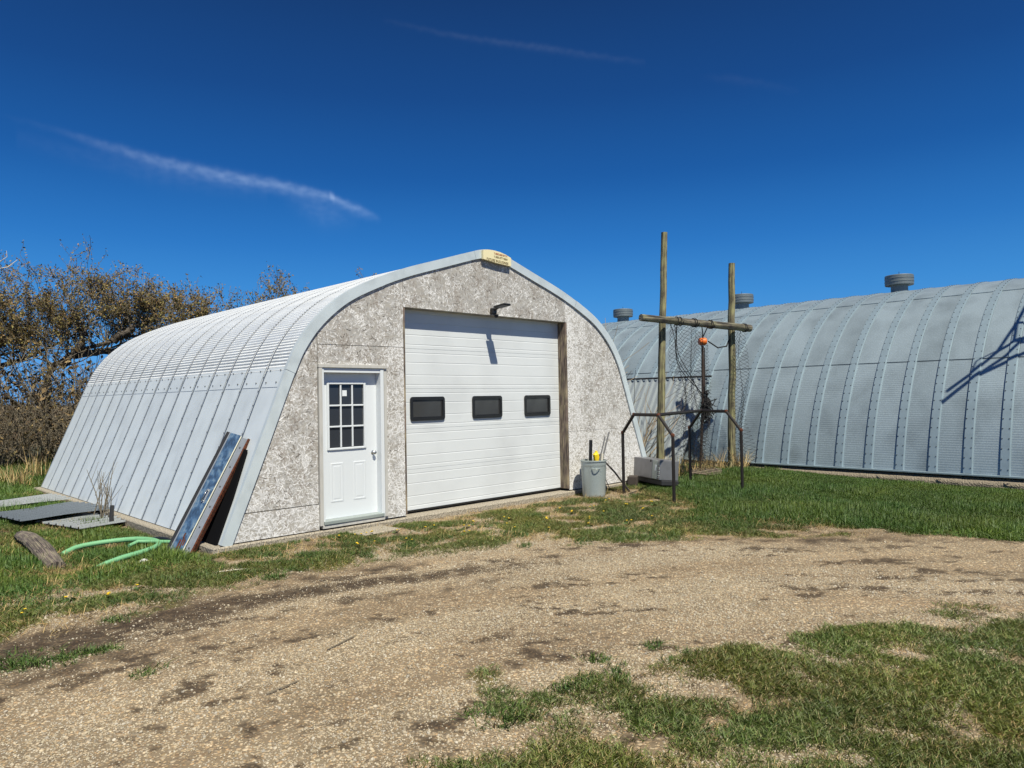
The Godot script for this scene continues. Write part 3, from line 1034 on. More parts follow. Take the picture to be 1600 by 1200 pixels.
	for k in 2:
		var mt := MB.new()
		mt.box(Vector3(0.14 + (k + 1) * 0.1917, 1.606, zf + 0.004), Vector3(0.024, 0.90, 0.022), 0.004)
		put("muntin", mt, M.entry_white, ed)
		mt = MB.new()
		mt.box(Vector3(0.4275, 1.15 + (k + 1) * 0.304, zf + 0.002), Vector3(0.572, 0.024, 0.022), 0.004)
		put("muntin", mt, M.entry_white, ed)
	for a in 3:
		for c in 3:
			var pn := MB.new()
			var px := 0.14 + a * 0.1917
			var py := 1.15 + c * 0.304
			pn.quad(Vector3(px, py, zf - 0.012), Vector3(px + 0.1917, py, zf - 0.012), Vector3(px + 0.1917, py + 0.304, zf - 0.012), Vector3(px, py + 0.304, zf - 0.012), Vector3.BACK)
			put("pane", pn, M.entry_pane, ed)
	var pp := MB.new()
	pp.box(Vector3(0.405, 1.935, zf - 0.009), Vector3(0.075, 0.085, 0.002))
	put("paper_notice", pp, M.paper, ed)
	var kn := MB.new()
	kn.lathe([Vector2(0.0, 0.0), Vector2(0.033, 0.0), Vector2(0.033, 0.008), Vector2(0.014, 0.014), Vector2(0.013, 0.035), Vector2(0.027, 0.045), Vector2(0.029, 0.06), Vector2(0.018, 0.07), Vector2(0.0, 0.072)], 16, Transform3D(Basis(Vector3.RIGHT, PI / 2), Vector3(0.872, 1.045, zf)))
	put("door_knob", kn, M.chrome, ed)

	# name plate at the ridge, following the roof
	var pl := PackedVector2Array([Vector2(3.02, 4.20), Vector2(3.02, 4.352), Vector2(3.14, 4.374), Vector2(3.27, 4.378), Vector2(3.42, 4.366), Vector2(3.56, 4.338), Vector2(3.685, 4.297), Vector2(3.685, 4.15), Vector2(3.35, 4.166)])
	var sg := MB.new()
	sg.plate(pl, 0.044, 0.085)
	var plate := put("name_plate", sg, M.sign_cream, shed)
	tag(plate, "cream name plate curved over the ridge")
	var lines := [["1 800 668 5111", 4.318, 3.43, 0.036, "sign_red"], ["1 800 477 1984", 4.262, 3.43, 0.036, "sign_ink"], ["FUTURE BUILDINGS", 4.199, 3.355, 0.042, "sign_ink"]]
	for l in lines:
		var tm := TextMesh.new()
		var sf := SystemFont.new()
		sf.font_names = PackedStringArray(["Droid Sans"])
		sf.font_weight = 700
		tm.font = sf
		tm.text = l[0]
		tm.font_size = 32
		tm.pixel_size = l[3] / 24.0
		tm.depth = 0.002
		var lt := put("lettering", tm, M[l[4]], plate, Transform3D(Basis(Vector3.BACK, -0.055), Vector3(l[2], l[1], 0.0875)))
		lt.material_override = M[l[4]]

	# flood lamp over the big door
	var fl := group_node("flood_lamp", shed)
	var bx := MB.new()
	bx.box(Vector3(3.275, 3.33, 0.045), Vector3(0.11, 0.10, 0.075), 0.012)
	put("mount_box", bx, M.black_frame, fl)
	var arm := MB.new()
	arm.tube([Vector3(3.275, 3.34, 0.05), Vector3(3.272, 3.365, 0.13), Vector3(3.27, 3.385, 0.20)], [0.02, 0.02, 0.018], 8)
	put("arm", arm, M.black_frame, fl)
	var hd := MB.new()
	hd.box(Vector3(3.25, 3.395, 0.285), Vector3(0.175, 0.035, 0.27), 0.012, Basis(Vector3.RIGHT, -0.10))
	put("lamp_head", hd, M.black_frame, fl)
	var sn := MB.new()
	sn.lathe([Vector2(0.0, -0.05), Vector2(0.026, -0.045), Vector2(0.034, -0.02), Vector2(0.034, 0.01), Vector2(0.0, 0.012)], 12, Transform3D(Basis(), Vector3(3.31, 3.262, 0.075)))
	put("motion_sensor", sn, M.dark_steel, fl)


func rounded(w: float, h: float, r: float) -> Array:
	var o := []
	for c in [[1, 1, 0.0], [-1, 1, PI / 2], [-1, -1, PI], [1, -1, 1.5 * PI]]:
		for k in 5:
			var a: float = c[2] + PI / 2 * k / 4.0
			o.append(Vector2(c[0] * (w / 2 - r) + cos(a) * r, c[1] * (h / 2 - r) + sin(a) * r))
	return o


func ring(b: MB, outer: Array, inner: Array, z0: float, z1: float) -> void:
	for k in outer.size():
		var l := (k + 1) % outer.size()
		var o0: Vector2 = outer[k]
		var o1: Vector2 = outer[l]
		var i0: Vector2 = inner[k]
		var i1: Vector2 = inner[l]
		b.quad(Vector3(o0.x, o0.y, z1), Vector3(o1.x, o1.y, z1), Vector3(i1.x, i1.y, z1), Vector3(i0.x, i0.y, z1), Vector3.BACK)
		b.quad(Vector3(o0.x, o0.y, z0), Vector3(o1.x, o1.y, z0), Vector3(o1.x, o1.y, z1), Vector3(o0.x, o0.y, z1), Vector3(o0.x, o0.y, 0))
		b.quad(Vector3(i0.x, i0.y, z0), Vector3(i1.x, i1.y, z0), Vector3(i1.x, i1.y, z1), Vector3(i0.x, i0.y, z1), Vector3(-i0.x, -i0.y, 0))


# ------------------------------------------------------------------ granary
func gpt(a: float, lift := 0.0) -> Vector2:
	return Vector2(GX - cos(a) * (GR + lift), GY + sin(a) * (GR + lift))


func garc(a0: float, a1: float, z0: float, z1: float, lift0: float, lift1: float, ripple: float) -> MB:
	var b := MB.new()
	var L := GR * (a1 - a0)
	var k := int(L / (0.0125 if ripple > 0 else 0.12)) + 1
	for s in k:
		var q := []
		for e in 2:
			var a := a0 + (a1 - a0) * (s + e) / k
			var l := ripple * sin(TAU * a * GR / 0.05)
			var p0 := gpt(a, lift0 + l)
			var p1 := gpt(a, lift1 + l)
			q.append([Vector3(p0.x, p0.y, z0), Vector3(p1.x, p1.y, z1)])
		var am := a0 + (a1 - a0) * (s + 0.5) / k
		b.quad(q[0][0], q[0][1], q[1][1], q[1][0], Vector3(-cos(am), sin(am), 0))
	return b


func make_granary() -> void:
	var gr := thing("granary", "grey galvanised arched granary with riveted bands and three roof ventilators", "granary")
	var a0 := asin((0.19 - GY) / GR)
	var a1 := asin((2.46 - GY) / GR)
	var a2 := asin((4.03 - GY) / GR)
	var cuts := [a0, a1, a2, PI - a2, PI - a1, PI - a0]
	var pm := []
	for k in 5:
		pm.append(garc(cuts[k] + (0.0 if k == 0 else 0.0008), cuts[k + 1], 0.018, 0.455, 0.012 * [0, 1, 2, 1, 0][k], 0.012 * [0, 1, 2, 1, 0][k], [0.0014, 0.0008, 0.0006, 0.0, 0.0][k]))
		if k > 0:
			# the upper sheet laps over the lower one: a lip that shades the joint
			var ac: float = cuts[k] + 0.0008 if k < 3 else cuts[k]
			var q0 := gpt(ac, -0.004)
			var q1 := gpt(ac, 0.012 * [0, 1, 2, 1, 0][k] + 0.006)
			pm[k].quad(Vector3(q0.x, q0.y, 0.02), Vector3(q0.x, q0.y, 0.455), Vector3(q1.x, q1.y, 0.455), Vector3(q1.x, q1.y, 0.02), Vector3(0, -1, 0))
	for k in 5: pm[k] = pm[k].mesh()
	# the riveted band between panels: proud, with sloping edges
	var bd := []
	for k in 5:
		var m := MB.new()
		for e in [[0.450, 0.462, -0.012, 0.036], [0.462, 0.606, 0.036, 0.036], [0.606, 0.634, 0.036, -0.012]]:
			var x := garc(cuts[k], cuts[k + 1], e[0], e[1], e[2] + 0.002 * (k % 2), e[3] + 0.002 * (k % 2), 0.0)
			var base := m.v.size()
			m.v.append_array(x.v); m.n.append_array(x.n); m.t.append_array(x.t); m.c.append_array(x.c)
			for q in x.i: m.i.append(q + base)
		bd.append(m.mesh())
	var bo := MB.new()
	var a := a0 + 0.02
	while a < PI - a2:
		for zz in [0.480, 0.590]:
			var p := gpt(a, 0.040)
			bo.box(Vector3(p.x, p.y, zz), Vector3(0.019, 0.019, 0.019), 0.005)
		a += 0.20 / GR
	var bom := bo.mesh()
	for k in range(-17, 17):
		var at := Transform3D(Basis(), Vector3(0, 0, 1.86 - 0.12 + GP * k))
		for s in 5:
			put("wall_panel" if s == 0 or s == 4 else "roof_panel", pm[s], M["galvanised_%d" % posmod(k * 7 + s * 3 + (k * k) % 4, 5)], gr, at)
			put("seam_band", bd[s], M.galvanised_band, gr, at)
		tag(put("bolts", bom, M.bolt, gr, at), "", "", "", "stuff")
	var z0 := 1.74 - 17 * GP
	var z1 := 1.74 + 17 * GP
	# ends
	for z in [z0 + 0.05, z1 - 0.02]:
		var poly := PackedVector2Array()
		for k in 41: poly.append(gpt(a0 + (PI - 2 * a0) * k / 40.0, -0.03))
		var e := MB.new()
		e.plate(poly, z, z + 0.03)
		put("end_wall", e, M.galvanised_0, gr)
	# base angle and footing on both sides
	for s in [-1.0, 1.0]:
		var bx: float = GX + s * 5.30
		var fl := MB.new()
		fl.box(Vector3(bx + s * 0.02, 0.175, (z0 + z1) / 2), Vector3(0.16, 0.035, z1 - z0), 0.006)
		put("base_angle", fl, M.galvanised_band, gr)
		var ft := MB.new()
		var rows := []
		var zz := z0
		while zz <= z1 + 0.01:
			var row := []
			for k in 8:
				var y := 0.14 - k * 0.07
				row.append(Vector3(bx + s * (0.135 + 0.030 * mid.get_noise_2d(zz * 60.0, y * 160.0)) + s * (-0.25 if k == 0 else 0.0), y, zz))
			rows.append(row)
			zz += 0.08
		ft.sheet(rows, Vector3(s, 0, 0))
		put("footing", ft, M.rough_concrete, gr)
	# ventilators along the ridge
	for z in [-6.72, -2.02, 2.63]:
		var vt := group_node("roof_ventilator", gr)
		vt.position = Vector3(GX, 4.42, z)
		var nk := MB.new()
		nk.lathe([Vector2(0.30, 0.0), Vector2(0.215, 0.07), Vector2(0.21, 0.40)], 28)
		put("neck", nk, M.vent_metal, vt)
		var cp := MB.new()
		cp.lathe([Vector2(0.20, 0.33), Vector2(0.35, 0.315), Vector2(0.358, 0.33), Vector2(0.358, 0.40), Vector2(0.366, 0.405), Vector2(0.366, 0.42), Vector2(0.358, 0.425), Vector2(0.358, 0.49), Vector2(0.366, 0.495), Vector2(0.366, 0.51), Vector2(0.358, 0.515), Vector2(0.358, 0.575), Vector2(0.345, 0.59), Vector2(0.20, 0.61), Vector2(0.0, 0.62)], 32)
		put("cap", cp, M.vent_metal, vt)
		var sp := MB.new()
		sp.tube([Vector3(0, 0.60, 0), Vector3(0, 0.70, 0)], [0.008, 0.006], 6)
		put("spike", sp, M.dark_steel, vt)

	# a panel of deep ribs leaning on the granary wall
	var top := Vector2(11.71, 2.25)
	var foot := Vector2(10.28, 0.03)
	var dir := (foot - top).normalized()
	var out := Vector2(-1, 0.62).normalized()
	var sh := MB.new()
	var pr := []
	var z := -3.9
	while z < -0.65:
		for e in [[0.0, 0.0], [0.075, 0.0], [0.105, 0.06], [0.165, 0.06], [0.195, 0.0]]:
			if z + e[0] <= -0.62: pr.append([z + e[0], e[1]])
		z += 0.195
	for k in pr.size() - 1:
		var q := []
		for e in [[k, top], [k + 1, top], [k + 1, foot], [k, foot]]:
			var p: Vector2 = e[1] + out * pr[e[0]][1]
			q.append(Vector3(p.x, p.y, pr[e[0]][0]))
		sh.quad(q[0], q[1], q[2], q[3], Vector3(out.x, out.y, (0.5 if pr[k + 1][1] < pr[k][1] else (-0.5 if pr[k + 1][1] > pr[k][1] else 0.0))))
	var ls := thing("leaning_rib_sheet", "deep-ribbed steel panel leaning on the granary wall behind the hanging net", "metal sheet")
	put("sheet", sh, M.lean_sheet, ls)
	var ed := MB.new()
	ed.tube([Vector3(top.x - 0.03, top.y + 0.05, -3.9), Vector3(top.x - 0.03, top.y + 0.05, -0.58)], [0.028, 0.028], 6)
	put("edge_bar", ed, M.dark_steel, ls)


# ------------------------------------------------------------------ gantry, net, hoist
func wobble(a: Vector3, b: Vector3, k: int, amp: float) -> Array:
	var o := []
	for i in k + 1:
		var s := float(i) / k
		o.append(a.lerp(b, s) + Vector3(rng.randf_range(-amp, amp), 0, rng.randf_range(-amp, amp)) * sin(PI * s))
	return o


func taper(a: float, b: float, k: int) -> Array:
	var o := []
	for i in k + 1: o.append(lerpf(a, b, float(i) / k) * (1.0 + rng.randf_range(-0.025, 0.025)))
	return o


func make_gantry() -> void:
	var g := thing("pole_gantry", "gantry of two weathered wooden poles with a log lashed across", "gantry", Vector3.ZERO)
	var b := MB.new()
	b.tube(wobble(Vector3(8.36, -0.4, -0.05), Vector3(8.45, 5.46, 0.167), 14, 0.012), taper(0.092, 0.070, 14), 14)
	put("pole", b, M.pole_wood, g)
	b = MB.new()
	b.tube(wobble(Vector3(10.44, -0.4, 0.59), Vector3(10.447, 4.93, 0.72), 12, 0.02), taper(0.094, 0.074, 12), 14)
	put("pole", b, M.pole_wood, g)
	b = MB.new()
	var A := Vector3(7.56, 3.50, 0.11)
	var B := Vector3(10.72, 3.375, 1.00)
	b.tube(wobble(A, B, 8, 0.008), taper(0.075, 0.088, 8), 14)
	put("cross_log", b, M.beam_wood, g)
	# lashings round the log
	for s in [0.30, 0.33, 0.45, 0.47, 0.60, 0.615, 0.93, 0.945]:
		var c := A.lerp(B, s)
		var d := (B - A).normalized()
		var l := MB.new()
		var pts := []
		for k in 13:
			var an := TAU * k / 12.0
			var side := d.cross(Vector3.UP).normalized()
			pts.append(c + (side * cos(an) + Vector3.UP * sin(an)) * 0.095 + d * (k * 0.004))
		var rr := []
		for k in 13: rr.append(0.011)
		l.tube(pts, rr, 5, false)
		put("lashing", l, M.net_cord, g)
	# hoist
	var hx := Vector3(9.41, 0, 0.50)
	var h := thing("chain_hoist", "small orange chain hoist hanging on ropes from the log", "hoist", hx)
	var o := MB.new()
	o.box(Vector3(0, 3.04, 0), Vector3(0.10, 0.15, 0.10), 0.03)
	o.lathe([Vector2(0, -0.09), Vector2(0.07, -0.085), Vector2(0.085, -0.06), Vector2(0.085, 0.06), Vector2(0.07, 0.085), Vector2(0, 0.09)], 18, Transform3D(Basis(Vector3.BACK, PI / 2).rotated(Vector3.UP, -0.7), Vector3(0, 3.04, 0.0)))
	put("hoist_body", o, M.orange_paint, h)
	o = MB.new()
	o.tube([Vector3(-0.10, 3.36, 0.05), Vector3(-0.03, 3.22, 0.03), Vector3(0.0, 3.12, 0)], [0.012, 0.012, 0.012], 5)
	o.tube([Vector3(0.06, 3.36, 0.10), Vector3(0.03, 3.22, 0.04), Vector3(0.0, 3.12, 0)], [0.012, 0.012, 0.012], 5)
	put("sling", o, M.net_cord, h)
	o = MB.new()
	for k in 3:
		var an := 2.1 * k
		o.tube(wobble(Vector3(0.02 * cos(an), 3.0, 0.02 * sin(an)), Vector3(0.022 * cos(an + 1), 2.0, 0.022 * sin(an + 1)), 8, 0.006), taper(0.012, 0.012, 8), 5)
	put("chain", o, M.brown_pipe, h)
	var r := thing("hanging_pipe", "rusty brown pipe hanging upright below the orange hoist", "pipe", hx)
	o = MB.new()
	o.tube([Vector3(0.0, 2.93, 0.0), Vector3(-0.015, 1.6, -0.02), Vector3(-0.04, 0.12, -0.1)], [0.030, 0.031, 0.031], 10)
	put("pipe_body", o, M.brown_pipe, r)
	o = MB.new()
	o.tube([Vector3(0.035, 2.9, 0.03), Vector3(0.02, 2.0, 0.025), Vector3(-0.01, 1.2, -0.01)], [0.012, 0.012, 0.012], 5)
	put("rope", o, M.net_cord, r)

	# net hung behind the log: cords on a slack surface
	var n := thing("hanging_net", "black knotted net draped from the log between the two poles", "net", Vector3.ZERO)
	net_piece(n, 0.27, 0.64, 0.0)
	net_piece(n, 0.88, 1.02, 0.05)
	# the gathered foot of the net, wound on the pipe
	var w := MB.new()
	for k in 80:
		var p := hx + Vector3(0.05, 1.60, 0.04) + Vector3(rng.randfn(0, 0.035), rng.randfn(0, 0.15), rng.randfn(0, 0.035))
		var pts := []
		for e in 6:
			pts.append(p)
			p += Vector3(rng.randfn(0, 0.035), rng.randfn(-0.02, 0.06), rng.randfn(0, 0.035))
		w.tube(pts, [0.010, 0.012, 0.012, 0.012, 0.010, 0.006], 3, false)
	for k in 14:
		var p := hx + Vector3(0.0, 1.68, 0)
		var e := p + Vector3(0.10 + rng.randf() * 0.14, rng.randf_range(-0.05, -0.30), rng.randf_range(-0.1, 0.15))
		w.tube([p, p.lerp(e, 0.5) + Vector3(0, 0.05, 0), e], [0.014, 0.012, 0.004], 4, false)
	put("tangle", w, M.net_cord, n)
	w = MB.new()
	for k in 3:
		var a := A.lerp(B, 0.28 + 0.02 * k) + Vector3(0, -0.06, -0.08)
		var e := hx + Vector3(0.02, 1.75, 0.0)
		var pts := []
		for s in 10:
			var f := s / 9.0
			pts.append(a.lerp(e, f) + Vector3(-0.30 * sin(PI * f) * (1.0 - 0.1 * k), -0.10 * sin(PI * f), 0.05 * sin(9.0 * f + k)))
		w.tube(pts, taper(0.009, 0.009, 9), 4, false)
	var a2 := A.lerp(B, 0.62) + Vector3(0, -0.38, -0.08)
	w.tube([a2, a2 + Vector3(0.28, -0.14, 0.08), a2 + Vector3(0.55, -0.10, 0.16), Vector3(10.44, 3.16, 0.62)], [0.016, 0.018, 0.018, 0.016], 5, false)
	put("edge_rope", w, M.net_cord, n)


func net_piece(parent: Node3D, s0: float, s1: float, back: float) -> void:
	var A := Vector3(7.56, 3.44, 0.02)
	var B := Vector3(10.72, 3.315, 0.90)
	var L := (B - A).length() * (s1 - s0)
	var cell := 0.046
	var nu := int(L / cell)
	var nv := int(3.3 / cell)
	var pts := []
	for k in nv + 1:
		var row := []
		for e in nu + 1:
			var s := s0 + (s1 - s0) * e / nu
			var t := float(k) / nv
			var p := A.lerp(B, s)
			var sag := 0.0
			if s1 < 0.9:
				sag = 0.42 * pow(maxf(0.0, (s - 0.47) / 0.17), 1.5)
			p.y = lerpf(p.y - sag, 0.10, t) + 0.02 * sin(s * 60.0 + t * 3.0)
			var fold := 0.07 * sin(s * 52.0 + 2.0 * t + sin(t * 7.0)) + 0.05 * sin(s * 110.0 + 6.0 * t) + 0.05 * sin(t * 11.0 + s * 20.0)
			p.x += 0.035 * sin(t * 9.0 + s * 30.0)
			p += Vector3(0.27, 0, -0.96) * (fold * (0.4 + t) + back)
			# the lower part is drawn in towards the pipe
			if s1 < 0.9:
				p.x += (9.42 - p.x) * 0.35 * smoothstep(0.2, 0.55, t) * (1.0 - 0.5 * smoothstep(0.6, 1.0, t))
			row.append(p + Vector3(rng.randf_range(-0.006, 0.006), rng.randf_range(-0.008, 0.008), rng.randf_range(-0.006, 0.006)))
		pts.append(row)
	var m := MB.new()
	for k in nv:
		for e in nu + 1:
			# diamonds
			if (k + e) % 2 == 0:
				if e < nu: m.tube([pts[k][e], pts[k + 1][e + 1]], [0.0038, 0.0038], 3, false)
				if e > 0: m.tube([pts[k][e], pts[k + 1][e - 1]], [0.0038, 0.0038], 3, false)
			else:
				pass
	tag(put("netting", m, M.net_cord, parent), "", "", "", "stuff")


func make_pipe_frame() -> void:
	var f := thing("pipe_stand", "black welded pipe stand with two chamfered arches and a long top rail", "pipe stand", Vector3.ZERO)
	var A1 := Vector3(6.03, -0.08, 0.70)
	var A2 := Vector3(5.62, -0.08, 2.08)
	var B1 := Vector3(7.98, -0.06, 0.98)
	var B2 := Vector3(7.44, -0.06, 2.42)
	var tops := []
	for pair in [[A1, A2, "foreground"], [B1, B2, "far"]]:
		var a: Vector3 = pair[0]
		var e: Vector3 = pair[1]
		var up := Vector3.UP
		var k0 := a + up * 1.20
		var k1 := e + up * 1.20
		var t0 := a.lerp(e, 0.25) + up * 1.55
		var t1 := a.lerp(e, 0.74) + up * 1.55
		tops.append([t0, t1])
		for leg in [[a, k0], [e, k1]]:
			var m := MB.new()
			m.tube([leg[0] - up * 0.1, leg[1]], [0.030, 0.030], 10)
			put("leg", m, M.black_pipe, f)
		for br in [[k0, t0], [k1, t1]]:
			var m := MB.new()
			m.tube([br[0] - up * 0.01, br[1]], [0.029, 0.029], 10)
			put("brace", m, M.black_pipe, f)
		var m2 := MB.new()
		m2.tube([t0, t1], [0.031, 0.031], 10)
		put("crossbar", m2, M.black_pipe, f)
		for j in [k0, k1, t0, t1]:
			var w := MB.new()
			w.lathe([Vector2(0, -0.038), Vector2(0.03, -0.028), Vector2(0.037, 0.0), Vector2(0.03, 0.028), Vector2(0, 0.038)], 10, Transform3D(Basis(), j))
			put("weld", w, M.rust, f)
	var r := MB.new()
	r.tube([tops[0][1] + Vector3(0, 0.004, 0), tops[1][0] + Vector3(0, 0.004, 0)], [0.032, 0.032], 10)
	put("top_rail", r, M.black_pipe, f)


# ------------------------------------------------------------------ things by the right corner
func make_corner_things() -> void:
	var y := gh(5.45, 0.45)
	var c := thing("garbage_can", "dented galvanised garbage can holding poles beside the overhead door", "garbage can", Vector3(5.43, y, 0.45))
	var b := MB.new()
	var p := [Vector2(0.0, 0.0), Vector2(0.195, 0.0), Vector2(0.205, 0.012)]
	for k in 7:
		p.append(Vector2(0.206 + 0.004 * k, 0.03 + 0.09 * k))
	p += [Vector2(0.236, 0.60), Vector2(0.238, 0.655), Vector2(0.250, 0.662), Vector2(0.250, 0.685), Vector2(0.236, 0.688), Vector2(0.228, 0.60), Vector2(0.20, 0.05), Vector2(0.0, 0.04)]
	# fluted body
	var seg := 48
	for k in p.size() - 1:
		var q0: Vector2 = p[k]
		var q1: Vector2 = p[k + 1]
		var d := q1 - q0
		var nr := Vector2(d.y, -d.x).normalized()
		var r0 := []
		var r1 := []
		for s in seg + 1:
			var a := TAU * s / seg
			var fl := 0.009 * sin(a * 18.0) if k > 2 and k < 9 else 0.0
			var o := Vector3(cos(a), 0, sin(a))
			var dent := 0.025 * exp(-pow((q0.y - 0.35) / 0.12, 2.0)) * exp(-pow(angle_difference(a, 2.2) / 0.35, 2.0))
			r0.append(b.vert(o * (q0.x + fl - dent) + Vector3.UP * q0.y, o * nr.x + Vector3.UP * nr.y))
			r1.append(b.vert(o * (q1.x + fl - dent) + Vector3.UP * q1.y, o * nr.x + Vector3.UP * nr.y))
		for s in seg:
			b.tri(r0[s], r0[s + 1], r1[s + 1]); b.tri(r0[s], r1[s + 1], r1[s])
	put("can_body", b, M.bucket_metal, c)
	b = MB.new()
	var pts := []
	for k in 9:
		var a := lerpf(1.95, 2.6, k / 8.0)
		var o := sin(PI * k / 8.0) * 0.05
		pts.append(Vector3(cos(a) * (0.236 + o), 0.545 - 0.01 * sin(PI * k / 8.0), sin(a) * (0.236 + o)))
	var rr := []
	for k in 9: rr.append(0.008)
	b.tube(pts, rr, 6)
	put("handle", b, M.bucket_metal, c)
	var base := Vector3(5.43, y, 0.45)
	var stick := func(called: String, label: String, cat: String, foot: Vector3, tip: Vector3, rad: float, m: Material) -> void:
		var s := MB.new()
		s.tube([base + foot, base + foot.lerp(tip, 0.5), base + tip], [rad, rad, rad], 10)
		tag(put(called, s, m), label, cat)
	stick.call("black_pipe", "thick black pipe end standing in the garbage can", "pipe", Vector3(-0.03, 0.06, -0.08), Vector3(-0.005, 1.06, -0.05), 0.033, M.black_frame)
	stick.call("metal_rod", "long grey rod leaning furthest right out of the garbage can", "rod", Vector3(-0.06, 0.06, 0.05), Vector3(0.30, 1.20, 0.15), 0.015, M.grey_rod)
	stick.call("metal_rod", "shorter grey rod beside the long one in the can", "rod", Vector3(-0.10, 0.06, 0.02), Vector3(0.22, 1.12, 0.12), 0.013, M.grey_rod)
	stick.call("wooden_handle", "pale wooden handle at the rim of the garbage can", "tool handle", Vector3(0.02, 0.06, 0.08), Vector3(0.13, 0.80, 0.12), 0.022, M.pale_wood)
	stick.call("wooden_handle", "thin wooden stake between yellow jug and rods", "tool handle", Vector3(0.0, 0.06, -0.02), Vector3(0.12, 0.94, 0.05), 0.010, M.pale_wood)
	var yg := MB.new()
	yg.box(Vector3(0, 0.0, 0), Vector3(0.12, 0.20, 0.10), 0.03, Basis(Vector3.BACK, 0.2))
	yg.lathe([Vector2(0.03, 0.08), Vector2(0.022, 0.13), Vector2(0.0, 0.135)], 10)
	tag(put("yellow_jug", yg, M.yellow_plastic, self, Transform3D(Basis(), base + Vector3(0.09, 0.72, 0.0))), "bright yellow plastic jug poking out of the garbage can", "jug")

	# a pick leaning against the wall
	var t := thing("pick_tool", "black long-handled pick leaning on the strand-board wall", "tool", Vector3.ZERO)
	b = MB.new()
	b.tube([Vector3(6.33, gh(6.3, 0.62), 0.62), Vector3(6.20, 0.32, 0.36), Vector3(6.08, 0.62, 0.10)], [0.018, 0.017, 0.019], 8)
	put("handle", b, M.black_pipe, t)
	b = MB.new()
	b.tube([Vector3(5.98, 0.57, 0.10), Vector3(6.03, 0.65, 0.11), Vector3(6.10, 0.66, 0.10), Vector3(6.19, 0.60, 0.10)], [0.010, 0.022, 0.024, 0.010], 8)
	put("pick_head", b, M.dark_steel, t)
	for q in [[Vector3(6.02, 0.60, 0.06), Vector3(6.12, gh(6.1, 0.2), 0.22), "thin dark rod leaning beside the pick on the wall"], [Vector3(6.05, 0.58, 0.05), Vector3(6.28, gh(6.28, 0.18), 0.18), "second thin dark rod leaning right of the pick"]]:
		b = MB.new()
		b.tube([q[0], q[1]], [0.007, 0.007], 6)
		tag(put("thin_rod", b, M.dark_steel), q[2], "rod")
	b = MB.new()
	b.tube([Vector3(5.78, gh(5.7, 0.3), 0.34), Vector3(5.80, 0.16, 0.2), Vector3(5.83, 0.20, 0.1)], [0.018, 0.022, 0.016], 7)
	b.tube([Vector3(5.93, gh(5.9, 0.3) + 0.01, 0.36), Vector3(5.88, 0.06, 0.22), Vector3(5.82, 0.18, 0.1)], [0.018, 0.02, 0.016], 7)
	tag(put("iron_hook", b, M.dark_steel), "bent dark iron hook lying against the foot of the wall", "hook")

	# a steel cabinet on its side
	var ax := Vector3(7.62, 0.0, -0.02)
	var ae := Vector3(7.12, 0.0, 1.06)
	var dz := (ae - ax).normalized()
	var turn := Basis(Vector3.UP.cross(dz).normalized(), Vector3.UP, dz)
	turn = turn * Basis(Vector3.BACK, -0.09)
	var cab := thing("steel_cabinet", "grey steel cabinet lying on its back near the pipe stand", "cabinet", ax.lerp(ae, 0.5) + Vector3(-0.02, gh(7.2, 0.5) + 0.17, -0.02))
	cab.basis = turn
	var Lz := 1.26
	cab.scale = Vector3(1.0, 1.0, 0.90)
	b = MB.new()
	b.box(Vector3(0, 0.20, 0), Vector3(0.44, 0.40, Lz), 0.012)
	put("cabinet_body", b, M.cabinet_grey, cab)
	b = MB.new()
	b.box(Vector3(-0.226, 0.20, -0.14), Vector3(0.012, 0.385, Lz - 0.34), 0.004)
	put("front_panel", b, M.cabinet_grey, cab)
	b = MB.new()
	b.box(Vector3(-0.226, 0.20, 0.435), Vector3(0.014, 0.37, 0.21), 0.004)
	put("side_panel", b, M.cabinet_pale, cab)
	b = MB.new()
	b.box(Vector3(-0.235, 0.24, 0.47), Vector3(0.004, 0.12, 0.06))
	put("sticker", b, M.paper, cab)
	for k in 9:
		b = MB.new()
		b.box(Vector3(-0.226, 0.05 + 0.038 * k, 0.585), Vector3(0.022, 0.022, 0.075), 0.004)
		put("louvre", b, M.cabinet_pale if k % 2 else M.cabinet_grey, cab)
	b = MB.new()
	b.box(Vector3(-0.235, 0.365, 0.25), Vector3(0.02, 0.05, 0.035), 0.005)
	put("latch", b, M.black_frame, cab)
	b = MB.new()
	b.box(Vector3(0.02, -0.05, 0.02), Vector3(0.40, 0.10, Lz + 0.02), 0.01)
	put("skid", b, M.dark_steel, cab)
	b = MB.new()
	b.box(Vector3(0, 0, 0), Vector3(0.24, 0.24, 0.20), 0.02, Basis(Vector3.UP, 0.5))
	tag(put("wood_offcut", b, M.dark_wood, self, Transform3D(Basis(), Vector3(7.08, gh(7.1, 0.0) + 0.10, 0.16))), "dark weathered wood offcut at the left end of the cabinet", "wood block")

	# a broken pallet by the granary
	var pal := thing("broken_pallet", "weathered wooden pallet lying in dry grass by the poles", "pallet", Vector3(9.25, gh(9.1, 0.6) + 0.0, 0.62))
	pal.rotation = Vector3(0.10, 0.5, 0.10)
	pal.scale = Vector3(0.72, 0.9, 0.72)
	for k in 3:
		b = MB.new()
		b.box(Vector3(0, 0.05, -0.4 + 0.4 * k), Vector3(1.1, 0.09, 0.045), 0.006)
		put("bearer", b, M.plank_brown, pal)
	for k in 5:
		b = MB.new()
		b.box(Vector3(-0.48 + 0.24 * k, 0.107, 0.0), Vector3(0.10, 0.02, 0.9), 0.004, Basis(Vector3.UP, rng.randf_range(-0.03, 0.03)))
		put("board", b, M.brown_board, pal)


